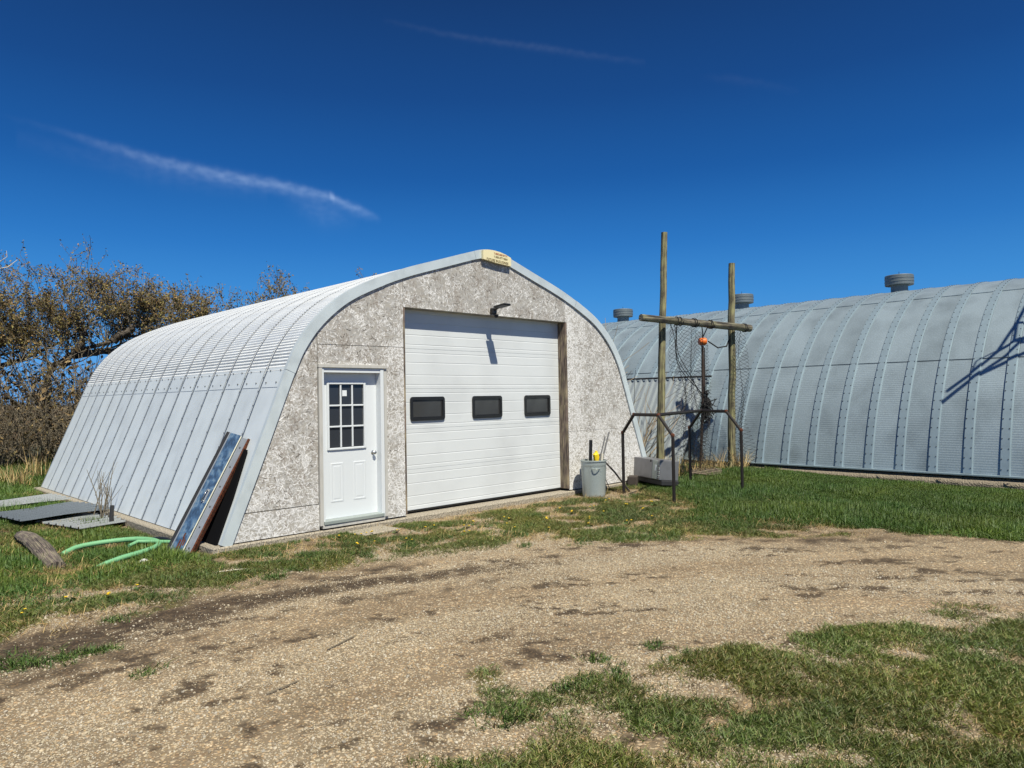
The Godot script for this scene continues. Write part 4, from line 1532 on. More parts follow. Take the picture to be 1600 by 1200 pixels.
# ------------------------------------------------------------------ things at the left side
func make_left_things() -> void:
	# a painted steel door panel leaning on the left wall
	var o := Vector3(-1.86, -0.06, -0.64)
	var u := Vector3(0.17, -0.02, 0.315)
	var l := (Vector3(-1.075, 1.395, -0.62) - o).normalized()
	u = (u - l * u.dot(l)).normalized()
	var nn := l.cross(u).normalized()
	if nn.x > 0: nn = -nn
	var d := thing("leaning_door_panel", "faded blue steel door panel with rusty edge leaning on the workshop wall", "door panel", o)
	d.basis = Basis(u, l, u.cross(l).normalized())
	var s := 1.0 if d.basis.z.x < 0 else -1.0       # which way faces the yard
	var H := 1.68
	var b := MB.new()
	b.box(Vector3(0.11, H / 2, 0), Vector3(0.20, H, 0.03), 0.006)
	put("blue_face", b, M.blue_paint, d)
	b = MB.new()
	b.box(Vector3(0.018, H / 2, s * 0.018), Vector3(0.016, H, 0.014), 0.003)
	put("pale_stripe", b, M.bare_steel, d)
	b = MB.new()
	b.box(Vector3(0.214, H / 2, s * 0.018), Vector3(0.012, H - 0.02, 0.016), 0.003)
	put("cream_stripe", b, M.cream_stripe, d)
	b = MB.new()
	b.box(Vector3(0.275, H / 2 - 0.01, -s * 0.004), Vector3(0.105, H - 0.02, 0.03), 0.006)
	put("grey_face", b, M.bare_steel, d)
	b = MB.new()
	b.box(Vector3(0.340, H / 2 - 0.005, -s * 0.012), Vector3(0.026, H - 0.01, 0.07), 0.006)
	put("rusty_edge", b, M.rust, d)
	b = MB.new()
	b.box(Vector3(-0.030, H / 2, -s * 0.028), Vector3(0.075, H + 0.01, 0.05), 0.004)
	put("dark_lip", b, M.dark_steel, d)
	b = MB.new()
	b.tube([Vector3(0.135, 0.72, s * 0.015), Vector3(0.135, 0.72, s * 0.05), Vector3(0.135, 0.86, s * 0.05), Vector3(0.135, 0.86, s * 0.015)], [0.009, 0.009, 0.009, 0.009], 6)
	put("handle", b, M.chrome, d)
	b = MB.new()
	b.box(Vector3(0.135, 0.79, s * 0.017), Vector3(0.05, 0.19, 0.006), 0.002)
	put("handle_plate", b, M.bare_steel, d)
	for q in [[0.10, 0.10, 0.16], [0.135, 0.12, 0.20], [0.165, 0.16, 0.08], [0.12, 0.24, 0.07]]:
		b = MB.new()
		b.box(Vector3(q[0], q[1], s * 0.0165), Vector3(0.022, q[2], 0.003), 0.001)
		put("rust_scab", b, M.rust, d)
	for k in 6:
		b = MB.new()
		b.lathe([Vector2(0.012, 0), Vector2(0.010, 0.008), Vector2(0, 0.009)], 8, Transform3D(Basis(Vector3.RIGHT, s * PI / 2), Vector3(0.275, 0.12 + 0.28 * k, s * 0.011)))
		put("bolt", b, M.bolt, d)

	# added black sheet painting the shade behind it, flat on the sloping wall
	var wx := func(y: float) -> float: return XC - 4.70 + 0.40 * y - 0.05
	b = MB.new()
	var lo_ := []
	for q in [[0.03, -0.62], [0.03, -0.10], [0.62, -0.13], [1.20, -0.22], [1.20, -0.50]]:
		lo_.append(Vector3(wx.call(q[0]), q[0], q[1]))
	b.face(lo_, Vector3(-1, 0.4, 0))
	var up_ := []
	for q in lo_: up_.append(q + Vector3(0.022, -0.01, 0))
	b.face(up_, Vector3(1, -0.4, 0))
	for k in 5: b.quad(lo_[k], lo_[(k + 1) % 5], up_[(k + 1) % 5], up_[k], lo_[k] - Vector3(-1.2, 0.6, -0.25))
	tag(put("shade_sheet", b, M.gap_shade), "black sheet added for the shade between the blue door panel and the wall", "panel")

	# ribbed roofing sheets flat on the grass
	var rib := func(called: String, label: String, c: Vector3, yaw: float, len_: float, wid: float, m: Material, warp: float) -> void:
		var r := []
		var nrow := 14
		var z := -wid / 2
		var cols := []
		while z < wid / 2:
			cols += [[z, 0.0], [z + 0.165, 0.0], [z + 0.18, 0.028], [z + 0.205, 0.028], [z + 0.22, 0.0]]
			z += 0.225
		var bb := MB.new()
		for side in 2:
			for k in cols.size() - 1:
				for a in nrow:
					var q := []
					for e in [[a, k], [a + 1, k], [a + 1, k + 1], [a, k + 1]]:
						var x: float = -len_ / 2 + len_ * e[0] / nrow
						var zz: float = cols[e[1]][0]
						q.append(Vector3(x, cols[e[1]][1] + warp * (0.5 * sin(x * 3.1 + zz * 1.7) + 0.8 * pow(absf(x / len_) * 2.0, 3.0) * sin(zz * 2.0 + 1.0)) - 0.0025 * side, zz))
					bb.quad(q[0], q[1], q[2], q[3], Vector3.UP if side == 0 else Vector3.DOWN)
		var at := Transform3D(Basis(Vector3.UP, yaw), c)
		tag(put(called, bb, m, self, at), label, "metal sheet")
	rib.call("roofing_sheet", "dark grey ribbed roofing sheet lying uppermost in the left grass", Vector3(-2.30, gh(-2.3, -5.0) + 0.10, -5.15), 0.18, 1.35, 1.5, M.sheet_metal, 0.035)
	rib.call("roofing_sheet", "paler roofing sheet half under the dark grey one, nearest the stake", Vector3(-2.04, gh(-2.0, -4.2) + 0.045, -4.15), 0.22, 0.85, 1.35, M.sheet_metal_pale, 0.02)
	rib.call("roofing_sheet", "furthest pale roofing sheet at the left edge of the grass", Vector3(-2.45, gh(-2.4, -7.0) + 0.07, -6.95), 0.12, 1.5, 0.95, M.sheet_metal_pale, 0.03)

	# a weathered log end / bowed plank
	var b2 := MB.new()
	var rows := []
	var P0 := Vector3(-2.98, 0.0, -3.15)
	var P1 := Vector3(-3.05, -0.055, -0.86)
	for k in 13:
		var f := k / 12.0
		var c := P0.lerp(P1, f)
		c.y = gh(c.x, c.z) + 0.10 * sin(PI * clampf(0.18 + f * 0.85, 0, 1)) + 0.02
		var row := []
		for e in 7:
			var a := lerpf(-0.15 * PI, 1.15 * PI, e / 6.0)
			row.append(c + Vector3(cos(a) * 0.125 * (0.8 + 0.2 * sin(PI * f)), sin(a) * 0.075 + 0.012 * hi.get_noise_2d(f * 90.0, e * 30.0), 0.0))
		rows.append(row)
	b2.sheet(rows, Vector3.UP, Vector2(0.16, 0.4))
	for e in [0, 12]:
		b2.face(rows[e], Vector3(0, 0, -1 if e == 0 else 1))
	tag(put("weathered_timber", b2, M.log_wood), "cracked grey weathered timber lying in the left grass", "timber")

	# green corrugated hose lying in a loop
	var path := [Vector3(-2.83, 0.0, -1.62), Vector3(-2.66, 0.045, -1.72), Vector3(-2.45, 0.06, -1.75), Vector3(-2.20, 0.07, -1.70), Vector3(-1.98, 0.085, -1.52), Vector3(-1.86, 0.09, -1.22), Vector3(-1.88, 0.085, -0.94), Vector3(-2.02, 0.075, -0.74), Vector3(-2.22, 0.065, -0.62), Vector3(-2.44, 0.05, -0.55), Vector3(-2.62, 0.02, -0.50), Vector3(-2.80, -0.03, -0.45)]
	var cv := Curve3D.new()
	for k in path.size():
		var q: Vector3 = path[k] + Vector3(0, gh(path[k].x, path[k].z) + 0.022, 0)
		var tn: Vector3 = (path[mini(k + 1, path.size() - 1)] - path[maxi(k - 1, 0)]) / 6.0
		cv.add_point(q, -tn, tn)
	var Lh := cv.get_baked_length()
	var hp := []
	var hr := []
	var kk := int(Lh / 0.007)
	for e in kk + 1:
		hp.append(cv.sample_baked(Lh * e / kk))
		hr.append(0.033 + 0.003 * cos(TAU * e / 4.0))
	var hs := MB.new()
	hs.tube(hp, hr, 12)
	tag(put("drain_hose", hs, M.hose_green), "pale green corrugated hose looped in the grass", "hose")
	hs = MB.new()
	hs.tube([Vector3(-2.20, 0.00, -1.08), Vector3(-2.07, 0.025, -1.16), Vector3(-1.94, 0.02, -1.06), Vector3(-1.76, 0.02, -0.80)], [0.024, 0.026, 0.026, 0.024], 8)
	tag(put("hose_end", hs, M.hose_green), "short green hose end inside the hose loop", "hose")
	hs = MB.new()
	hs.tube([Vector3(-1.70, 0.0, -0.72), Vector3(-1.76, 0.03, -1.05), Vector3(-1.80, 0.0, -1.40)], [0.022, 0.024, 0.02], 8)
	tag(put("black_tube", hs, M.black_frame), "black tube at the foot of the leaning door panel", "tube")
	# small bits
	var rk := MB.new()
	rk.lathe([Vector2(0, 0), Vector2(0.08, 0.01), Vector2(0.075, 0.045), Vector2(0.03, 0.07), Vector2(0, 0.072)], 9, Transform3D(Basis.from_scale(Vector3(1, 0.8, 0.6)).rotated(Vector3.UP, 0.7), Vector3(-2.27, gh(-2.27, -0.30), -0.30)))
	tag(put("white_rag", rk, M.white_rock), "crumpled white scrap in the grass in front of the hose", "scrap")
	var stk := MB.new()
	stk.tube([Vector3(-1.73, -0.2, -3.52), Vector3(-1.735, 0.06, -3.52), Vector3(-1.72, 0.235, -3.53)], [0.032, 0.034, 0.030], 9)
	tag(put("short_stake", stk, M.dark_steel), "short dark stake standing by the slab edge", "stake")
	# stepping slab at the entry door
	var sl := MB.new()
	sl.box(Vector3(0, 0, 0), Vector3(0.62, 0.10, 0.42), 0.012, Basis(Vector3.UP, 0.10))
	tag(put("door_step", sl, M.concrete, self, Transform3D(Basis(), Vector3(0.60, -0.075, 0.30))), "flat tan concrete slab laid before the entry door", "step")
	# dry weed stalks by the slab
	var wd := MB.new()
	for k in 9:
		var p := Vector3(-1.70 + rng.randf_range(-0.07, 0.04), 0.0, -3.95 + rng.randf_range(-0.42, 0.22))
		var lean := Vector3(rng.randf_range(-0.25, 0.28), 1.0, rng.randf_range(-0.3, 0.35)).normalized()
		var hgt := rng.randf_range(0.35, 1.05)
		var e := p + lean * hgt
		wd.tube([p, p.lerp(e, 0.5) + Vector3(rng.randf_range(-0.03, 0.03), 0, 0.02), e], [0.009, 0.007, 0.003], 4, false)
		for j in 2:
			var q := p.lerp(e, rng.randf_range(0.4, 0.75))
			wd.tube([q, q + Vector3(rng.randf_range(-0.15, 0.15), rng.randf_range(0.15, 0.35), rng.randf_range(-0.15, 0.15))], [0.005, 0.002], 3, false)
	tag(put("dry_weed", wd, M.twig), "tall dry weed stalks growing beside the slab edge", "weed")


# ------------------------------------------------------------------ the loader boom whose shadow falls on the granary (it stands right of the picture)
func make_boom() -> void:
	var S := Vector3(-0.40, 1.6, 1.0).normalized()
	var b := thing("auger_boom", "dark steel grain auger boom casting its shadow on the granary", "grain auger", Vector3.ZERO)
	var lines := [
		["tube", 0.040, [[11.44, 1.57, 4.79], [11.74, 2.08, 5.31], [11.90, 2.32, 5.73], [12.07, 2.53, 6.10], [12.25, 2.75, 6.6]]],
		["tube", 0.036, [[11.57, 1.82, 4.87], [11.78, 2.15, 5.24], [12.12, 2.59, 5.65], [12.26, 2.75, 5.87], [12.36, 2.86, 6.06], [12.6, 3.08, 6.5]]],
		["truss", 0.030, [[12.14, 2.61, 5.65], [12.68, 3.16, 5.87], [13.15, 3.53, 5.95], [13.7, 3.9, 6.1]]],
		["bar", 0.038, [[12.68, 3.16, 5.87], [12.66, 3.14, 6.5]]],
		["bar", 0.034, [[12.27, 2.76, 5.88], [12.25, 2.74, 6.6]]],
		["strut", 0.026, [[12.65, 3.13, 5.87], [12.27, 2.76, 5.88]]],
		["truss", 0.034, [[11.74, 2.08, 5.31], [12.03, 2.48, 5.79], [12.34, 2.83, 6.06], [12.7, 3.15, 6.5]]],
		["cable", 0.014, [[11.81, 2.19, 5.24], [11.94, 2.36, 5.28], [12.05, 2.50, 5.46], [12.14, 2.61, 5.65]]]]
	for l in lines:
		var pts := []
		var rr := []
		for q in l[2]:
			pts.append(Vector3(q[0], q[1], q[2]) + S * 4.6)
			rr.append(l[1])
		var m := MB.new()
		m.tube(pts, rr, 8)
		put(l[0], m, M.dark_steel, b)
	var hub := Vector3(12.3, 2.8, 6.55) + S * 4.6
	for q in [Vector3(9.0, -0.1, 10.6), Vector3(8.6, -0.1, 12.4)]:
		var m := MB.new()
		m.tube([hub, Vector3(10.2, 3.4, 10.4), q], [0.05, 0.06, 0.06], 8)
		put("support_leg", m, M.dark_steel, b)


# ------------------------------------------------------------------ trees
func limb(wood: MB, tips: Array, p: Vector3, d: Vector3, length: float, r: float, depth: int, up: float, sides: int) -> void:
	var k := 5
	var pts := [p]
	var rr := [r]
	var dir := d.normalized()
	for i in k:
		dir = (dir + Vector3(rng.randfn(0, 0.17), rng.randfn(0, 0.13) + up, rng.randfn(0, 0.17))).normalized()
		p += dir * length / k
		pts.append(p)
		rr.append(maxf(r * (1.0 - 0.62 * (i + 1) / k), 0.0065))
	wood.tube(pts, rr, sides, false)
	if depth == 0:
		for i in range(1, k + 1): tips.append(pts[i])
		return
	var n := rng.randi_range(4, 6) if depth > 1 else rng.randi_range(4, 7)
	for i in n:
		var f := rng.randf_range(0.22, 1.0)
		var at := f * k
		var a := mini(int(at), k - 1)
		var q: Vector3 = pts[a].lerp(pts[a + 1], at - a)
		var side := Vector3(rng.randfn(0, 1), rng.randfn(0.25, 0.7), rng.randfn(0, 1)).normalized()
		limb(wood, tips, q, (dir * 0.75 + side * 0.85).normalized(), length * rng.randf_range(0.42, 0.68), rr[a] * rng.randf_range(0.42, 0.62), depth - 1, up, maxi(3, sides - 2))


func buds(tips: Array, per: int, size: float, cols: Array, spread_: float) -> MB:
	var b := MB.new()
	for q in tips:
		for k in per:
			var p: Vector3 = q + Vector3(rng.randfn(0, spread_), rng.randfn(0, spread_), rng.randfn(0, spread_))
			var nn := Vector3(rng.randfn(0, 1), rng.randfn(0.3, 1), rng.randfn(0, 1)).normalized()
			var u := nn.cross(Vector3(rng.randf() - 0.5, rng.randf() - 0.5, rng.randf() - 0.5)).normalized()
			var w := nn.cross(u)
			var s := size * rng.randf_range(0.55, 1.3)
			var c: Color = cols[rng.randi() % cols.size()]
			b.col = Color(c.r, c.g, c.b, 1) * rng.randf_range(0.75, 1.25)
			var a := b.vert(p - u * s, nn)
			var e := b.vert(p + w * s * 0.55 + nn * s * 0.15, nn)
			var f := b.vert(p + u * s, nn)
			var g := b.vert(p - w * s * 0.55 + nn * s * 0.15, nn)
			b.tri(a, e, f); b.tri(a, f, g)
	return b

const BUDS := [Color(0.22, 0.16, 0.05), Color(0.25, 0.18, 0.055), Color(0.19, 0.16, 0.05), Color(0.26, 0.165, 0.075), Color(0.16, 0.10, 0.045), Color(0.22, 0.195, 0.06)]
const DEAD := [Color(0.19, 0.125, 0.055), Color(0.13, 0.09, 0.042), Color(0.27, 0.19, 0.085), Color(0.075, 0.05, 0.03), Color(0.17, 0.135, 0.055)]


func tree(label: String, at: Vector3, mains: Array, r: float, per := 2, depth := 2) -> Node3D:
	var t := thing("tree", label, "tree", at, "trees of the shelterbelt behind the workshop")
	var wood := MB.new()
	var twigs := MB.new()
	var tips := []
	for m in mains:
		var pts := []
		var rr := []
		for k in m.size():
			pts.append(m[k])
			rr.append(r * m[k].length_squared() * 0.0 + r * (1.0 - 0.72 * k / (m.size() - 1.0)))
		# finer steps along the limb
		var cv := Curve3D.new()
		for k in pts.size():
			var tn: Vector3 = (pts[mini(k + 1, pts.size() - 1)] - pts[maxi(k - 1, 0)]) / 6.0
			cv.add_point(pts[k], -tn, tn)
		var L := cv.get_baked_length()
		var fine := []
		var fr := []
		for k in 25:
			var q := cv.sample_baked(L * k / 24.0)
			fine.append(q + Vector3(rng.randfn(0, 0.03), rng.randfn(0, 0.02), rng.randfn(0, 0.03)) * (1.0 if k > 0 else 0.0))
			fr.append(r * (1.0 - 0.90 * k / 24.0) * rng.randf_range(0.9, 1.12))
		wood.tube(fine, fr, 9, false)
		var nb := int(L * 4.6)
		for k in nb:
			var f := pow(rng.randf(), 0.7) * 0.78 + 0.22
			var ki := int(f * 24.0)
			var side := Vector3(rng.randfn(0, 0.75), absf(rng.randfn(0.75, 0.5)), rng.randfn(0, 0.75)).normalized()
			limb(twigs, tips, fine[ki], side, rng.randf_range(0.9, 2.0), fr[ki] * rng.randf_range(0.25, 0.45), depth, 0.10, 5)
	put("trunk", wood, M.bark, t)
	put("branches", twigs, M.twig, t)
	var low := []
	for q in tips:
		if q.y > 2.6 or rng.randf() < 0.25: low.append(q)
	tag(put("crown", buds(low, per, 0.040, BUDS, 0.05), M.bud, t), "", "", "", "stuff")
	return t


func make_trees() -> void:
	rng.seed = 4242
	# the big crooked one at the left, with limbs to both sides
	tree("big crooked tree with heavy limb arching over the workshop's far end", Vector3(0.6, 0.0, -19.1), [
		[Vector3(0, -0.3, 0), Vector3(0.05, 1.6, 0), Vector3(-0.12, 2.6, 0.1), Vector3(0.43, 3.3, 0.1), Vector3(1.0, 3.75, 0.0), Vector3(2.0, 4.1, 0.1), Vector3(3.0, 4.4, 0.2), Vector3(4.4, 4.6, 0.3)],
		[Vector3(2.0, 4.1, 0.1), Vector3(2.6, 4.6, 0.4), Vector3(3.4, 4.9, 0.5)],
		[Vector3(0.43, 3.2, 0.1), Vector3(0.9, 3.9, 0.4), Vector3(1.1, 4.6, 0.6), Vector3(1.5, 5.1, 0.5)],
		[Vector3(0.8, 3.55, 0.1), Vector3(1.9, 3.75, -0.4), Vector3(3.2, 3.9, -0.6), Vector3(4.6, 4.3, -0.7)]], 0.145)
	tree("bushy tree at the picture's left edge with a limb reaching right", Vector3(-1.5, 0.0, -19.6), [
		[Vector3(0, -0.3, 0), Vector3(0.1, 1.4, 0), Vector3(0.4, 2.7, 0.1), Vector3(1.2, 3.3, 0.3), Vector3(2.2, 3.8, 0.4), Vector3(3.3, 4.5, 0.3)],
		[Vector3(0.3, 2.2, 0.0), Vector3(-0.2, 3.2, 0.2), Vector3(0.2, 4.2, 0.1), Vector3(0.7, 4.9, 0.0)],
		[Vector3(0.4, 2.6, 0.1), Vector3(0.8, 3.8, -0.2), Vector3(1.6, 4.4, 0.0), Vector3(2.2, 4.9, 0.0)],
		[Vector3(0.3, 2.4, 0.0), Vector3(-1.0, 3.4, 0.2), Vector3(-2.2, 4.0, 0.1)]], 0.16)
	tree("tree seen over the middle of the workshop roof, near the tall one", Vector3(4.5, 0.0, -15.2), [
		[Vector3(0, -0.3, 0), Vector3(0.1, 1.4, 0.1), Vector3(-0.1, 2.8, 0.0), Vector3(-0.5, 3.8, 0.1), Vector3(-0.8, 4.2, 0.1)],
		[Vector3(0.0, 2.4, 0), Vector3(0.6, 3.4, 0.1), Vector3(1.3, 4.1, 0.1)]], 0.13)
	tree("furthest right tree showing its twig tops over the workshop roof", Vector3(7.0, 0.0, -12.9), [
		[Vector3(0, -0.3, 0), Vector3(0.0, 1.6, 0.1), Vector3(0.1, 2.8, 0.0), Vector3(0.0, 3.9, 0.1)],
		[Vector3(0.0, 2.4, 0), Vector3(0.7, 3.3, 0.1), Vector3(1.2, 3.9, 0.1)], [Vector3(0.0, 2.0, 0), Vector3(-0.8, 3.2, 0.1), Vector3(-1.4, 3.9, 0.1)]], 0.12, 3)
	tree("tree beyond the left edge whose twigs reach into the picture", Vector3(-3.4, 0.0, -19.2), [
		[Vector3(0, -0.3, 0), Vector3(0.1, 1.6, 0.1), Vector3(0.3, 3.2, 0.0), Vector3(0.9, 4.6, 0.1)],
		[Vector3(0.0, 2.0, 0), Vector3(1.0, 3.2, 0.1), Vector3(2.0, 4.3, 0.1)]], 0.14)
	# the pale dead branch
	var db := MB.new()
	var tips := []
	var q0 := Vector3(-1.55, 5.75, -19.6)
	db.tube([q0 + Vector3(-1.4, -1.6, -0.2), q0, q0 + Vector3(0.55, 0.42, 0), q0 + Vector3(0.85, 0.62, 0), q0 + Vector3(0.92, 1.0, 0), q0 + Vector3(0.72, 1.5, 0)], [0.05, 0.038, 0.030, 0.024, 0.02, 0.012], 6, false)
	db.tube([q0 + Vector3(0.85, 0.62, 0), q0 + Vector3(1.15, 0.72, 0), q0 + Vector3(1.42, 1.0, 0)], [0.02, 0.016, 0.010], 5, false)
	db.tube([q0 + Vector3(0.90, 0.85, 0), q0 + Vector3(1.12, 1.05, 0.1), q0 + Vector3(1.10, 1.25, 0.1)], [0.016, 0.012, 0.008], 5, false)
	db.tube([q0 + Vector3(0.55, 0.42, 0), q0 + Vector3(0.60, 0.8, 0.1), q0 + Vector3(0.45, 1.05, 0.1)], [0.016, 0.012, 0.008], 5, false)
	db.tube([q0 + Vector3(-1.4, -1.6, -0.2), q0 + Vector3(-1.6, -3.2, 0), q0 + Vector3(-1.5, -6.0, 0.0)], [0.05, 0.08, 0.11], 7, false)
	tag(put("dead_tree", db, M.pale_twig), "bare whitened dead branch at the picture's upper left edge", "tree")

	# undergrowth: shrubs of many stems, each a thing
	var made := []
	var spots := [[-4.6, -17.6, 2.4], [-3.2, -18.0, 2.3], [-2.0, -17.5, 2.2], [-1.0, -17.2, 2.1], [0.0, -16.9, 2.2], [0.9, -16.5, 2.0], [1.8, -16.0, 2.1], [2.8, -15.4, 2.0], [-2.6, -20.8, 3.0], [-0.4, -20.6, 3.1], [1.6, -20.0, 3.0], [3.4, -18.4, 3.0], [-3.6, -19.4, 3.9], [-2.0, -19.0, 3.6], [-0.6, -18.8, 3.4], [0.9, -18.3, 3.5], [2.2, -17.5, 3.5]]
	var words_ := ["at the picture's left edge", "second from the left edge", "left of the crooked trunk", "in front of the crooked trunk", "right of the crooked trunk", "beside the straw tuft", "just left of the workshop's far corner", "hidden mostly behind the workshop's far corner", "behind the front bushes on the left", "behind the crooked trunk", "taller, behind the far corner bush", "behind the workshop's far end", "tall, at the picture's left edge under the leaning limb", "tall, left of the crooked trunk", "tall, close against the crooked trunk", "tall, just right of the crooked trunk", "tall, nearest the workshop's far corner"]
	for k in spots.size():
		var sp: Array = spots[k]
		var sh := thing("shrub", "brown leafless shrub " + words_[k], "shrub", Vector3(sp[0], gh(sp[0], sp[1]), sp[1]), "shrubs under the shelterbelt trees")
		if k < 4 or k == 8:
			var st := MB.new()
			var tp := []
			for e in 26:
				var a := rng.randf() * TAU
				var d := Vector3(cos(a) * rng.randf_range(0.1, 0.9), 1.0, sin(a) * rng.randf_range(0.1, 0.7)).normalized()
				limb(st, tp, Vector3(cos(a), 0, sin(a)) * rng.randf() * 0.4, d, 2.2 * rng.randf_range(0.45, 1.0), 0.018, 1, 0.02, 4)
			made.append([st.mesh(), buds(tp.filter(func(q): return hi.get_noise_3dv(q * 22.0) > -0.05), 1, 0.062, DEAD, 0.07).mesh()])
		var mm: Array = made[k % made.size()]
		var xf := Transform3D(Basis(Vector3.UP, rng.randf() * TAU).scaled(Vector3.ONE * sp[2] / 2.2), Vector3.ZERO)
		put("stems", mm[0], M.twig, sh, xf)
		tag(put("dry_leaves", mm[1], M.bud, sh, xf), "", "", "", "stuff")

	# bare saplings in the gap between the buildings
	var k2 := 0
	for q in [Vector3(8.9, 0.0, -2.3), Vector3(9.3, 0.0, -3.4), Vector3(9.9, 0.0, -1.7)]:
		var sp2 := thing("sapling", ["bare slim sapling nearest the workshop's right corner", "tallest bare sapling in the gap between the buildings", "thin bare sapling close to the ribbed sheet"][k2], "sapling", q, "bare saplings between the two buildings")
		var st := MB.new()
		var tp := []
		for e in 8:
			limb(st, tp, Vector3(rng.randfn(0, 0.12), 0, rng.randfn(0, 0.12)), Vector3(rng.randfn(0, 0.25), 1, rng.randfn(0, 0.25)), [2.4, 3.1, 2.0][k2] * rng.randf_range(0.6, 1.0), 0.022, 1, 0.05, 4)
		put("stems", st, M.sapling_bark, sp2)
		k2 += 1


# ------------------------------------------------------------------ grass, stones, flowers
func clump(blades: int, hmin: float, hmax: float, spread_: float, width: float, lean: float, cols: Array) -> ArrayMesh:
	var b := MB.new()
	for k in blades:
		var a := rng.randf() * TAU
		var p := Vector3(cos(a), 0, sin(a)) * spread_ * sqrt(rng.randf())
		var h := rng.randf_range(hmin, hmax)
		var d := Vector3(rng.randfn(0, lean), 1.0, rng.randfn(0, lean)).normalized()
		var bend := Vector3(d.x, -0.25, d.z) * rng.randf_range(0.3, 1.0)
		var side := d.cross(Vector3(rng.randfn(0, 1), 0.1, rng.randfn(0, 1))).normalized() * width * rng.randf_range(0.7, 1.2)
		var c: Color = cols[rng.randi() % cols.size()]
		b.col = Color(c.r, c.g, c.b, 1) * rng.randf_range(0.8, 1.2)
		var nn := side.cross(d).normalized()
		nn = (nn + Vector3.UP * 0.6).normalized()
		var q1 := p + d * h * 0.5 + bend * h * 0.10
		var q2 := p + d * h * 0.88 + bend * h * 0.42
		var i0 := b.vert(p - side * 0.5 - Vector3.UP * 0.01, nn)
		var i1 := b.vert(p + side * 0.5 - Vector3.UP * 0.01, nn)
		var i2 := b.vert(q1 - side * 0.42, nn)
		var i3 := b.vert(q1 + side * 0.42, nn)
		var i4 := b.vert(q2, nn)
		b.tri(i0, i1, i3); b.tri(i0, i3, i2); b.tri(i2, i3, i4)
	return b.mesh()

const GREEN := [Color(0.080, 0.150, 0.026), Color(0.100, 0.175, 0.030), Color(0.065, 0.125, 0.026), Color(0.125, 0.190, 0.042), Color(0.075, 0.140, 0.040)]
const MOWN := [Color(0.130, 0.172, 0.038), Color(0.108, 0.148, 0.034), Color(0.160, 0.192, 0.050), Color(0.085, 0.115, 0.034), Color(0.27, 0.225, 0.115), Color(0.14, 0.155, 0.055)]
const STRAW := [Color(0.46, 0.34, 0.15), Color(0.52, 0.41, 0.21), Color(0.36, 0.26, 0.115), Color(0.30, 0.20, 0.085)]


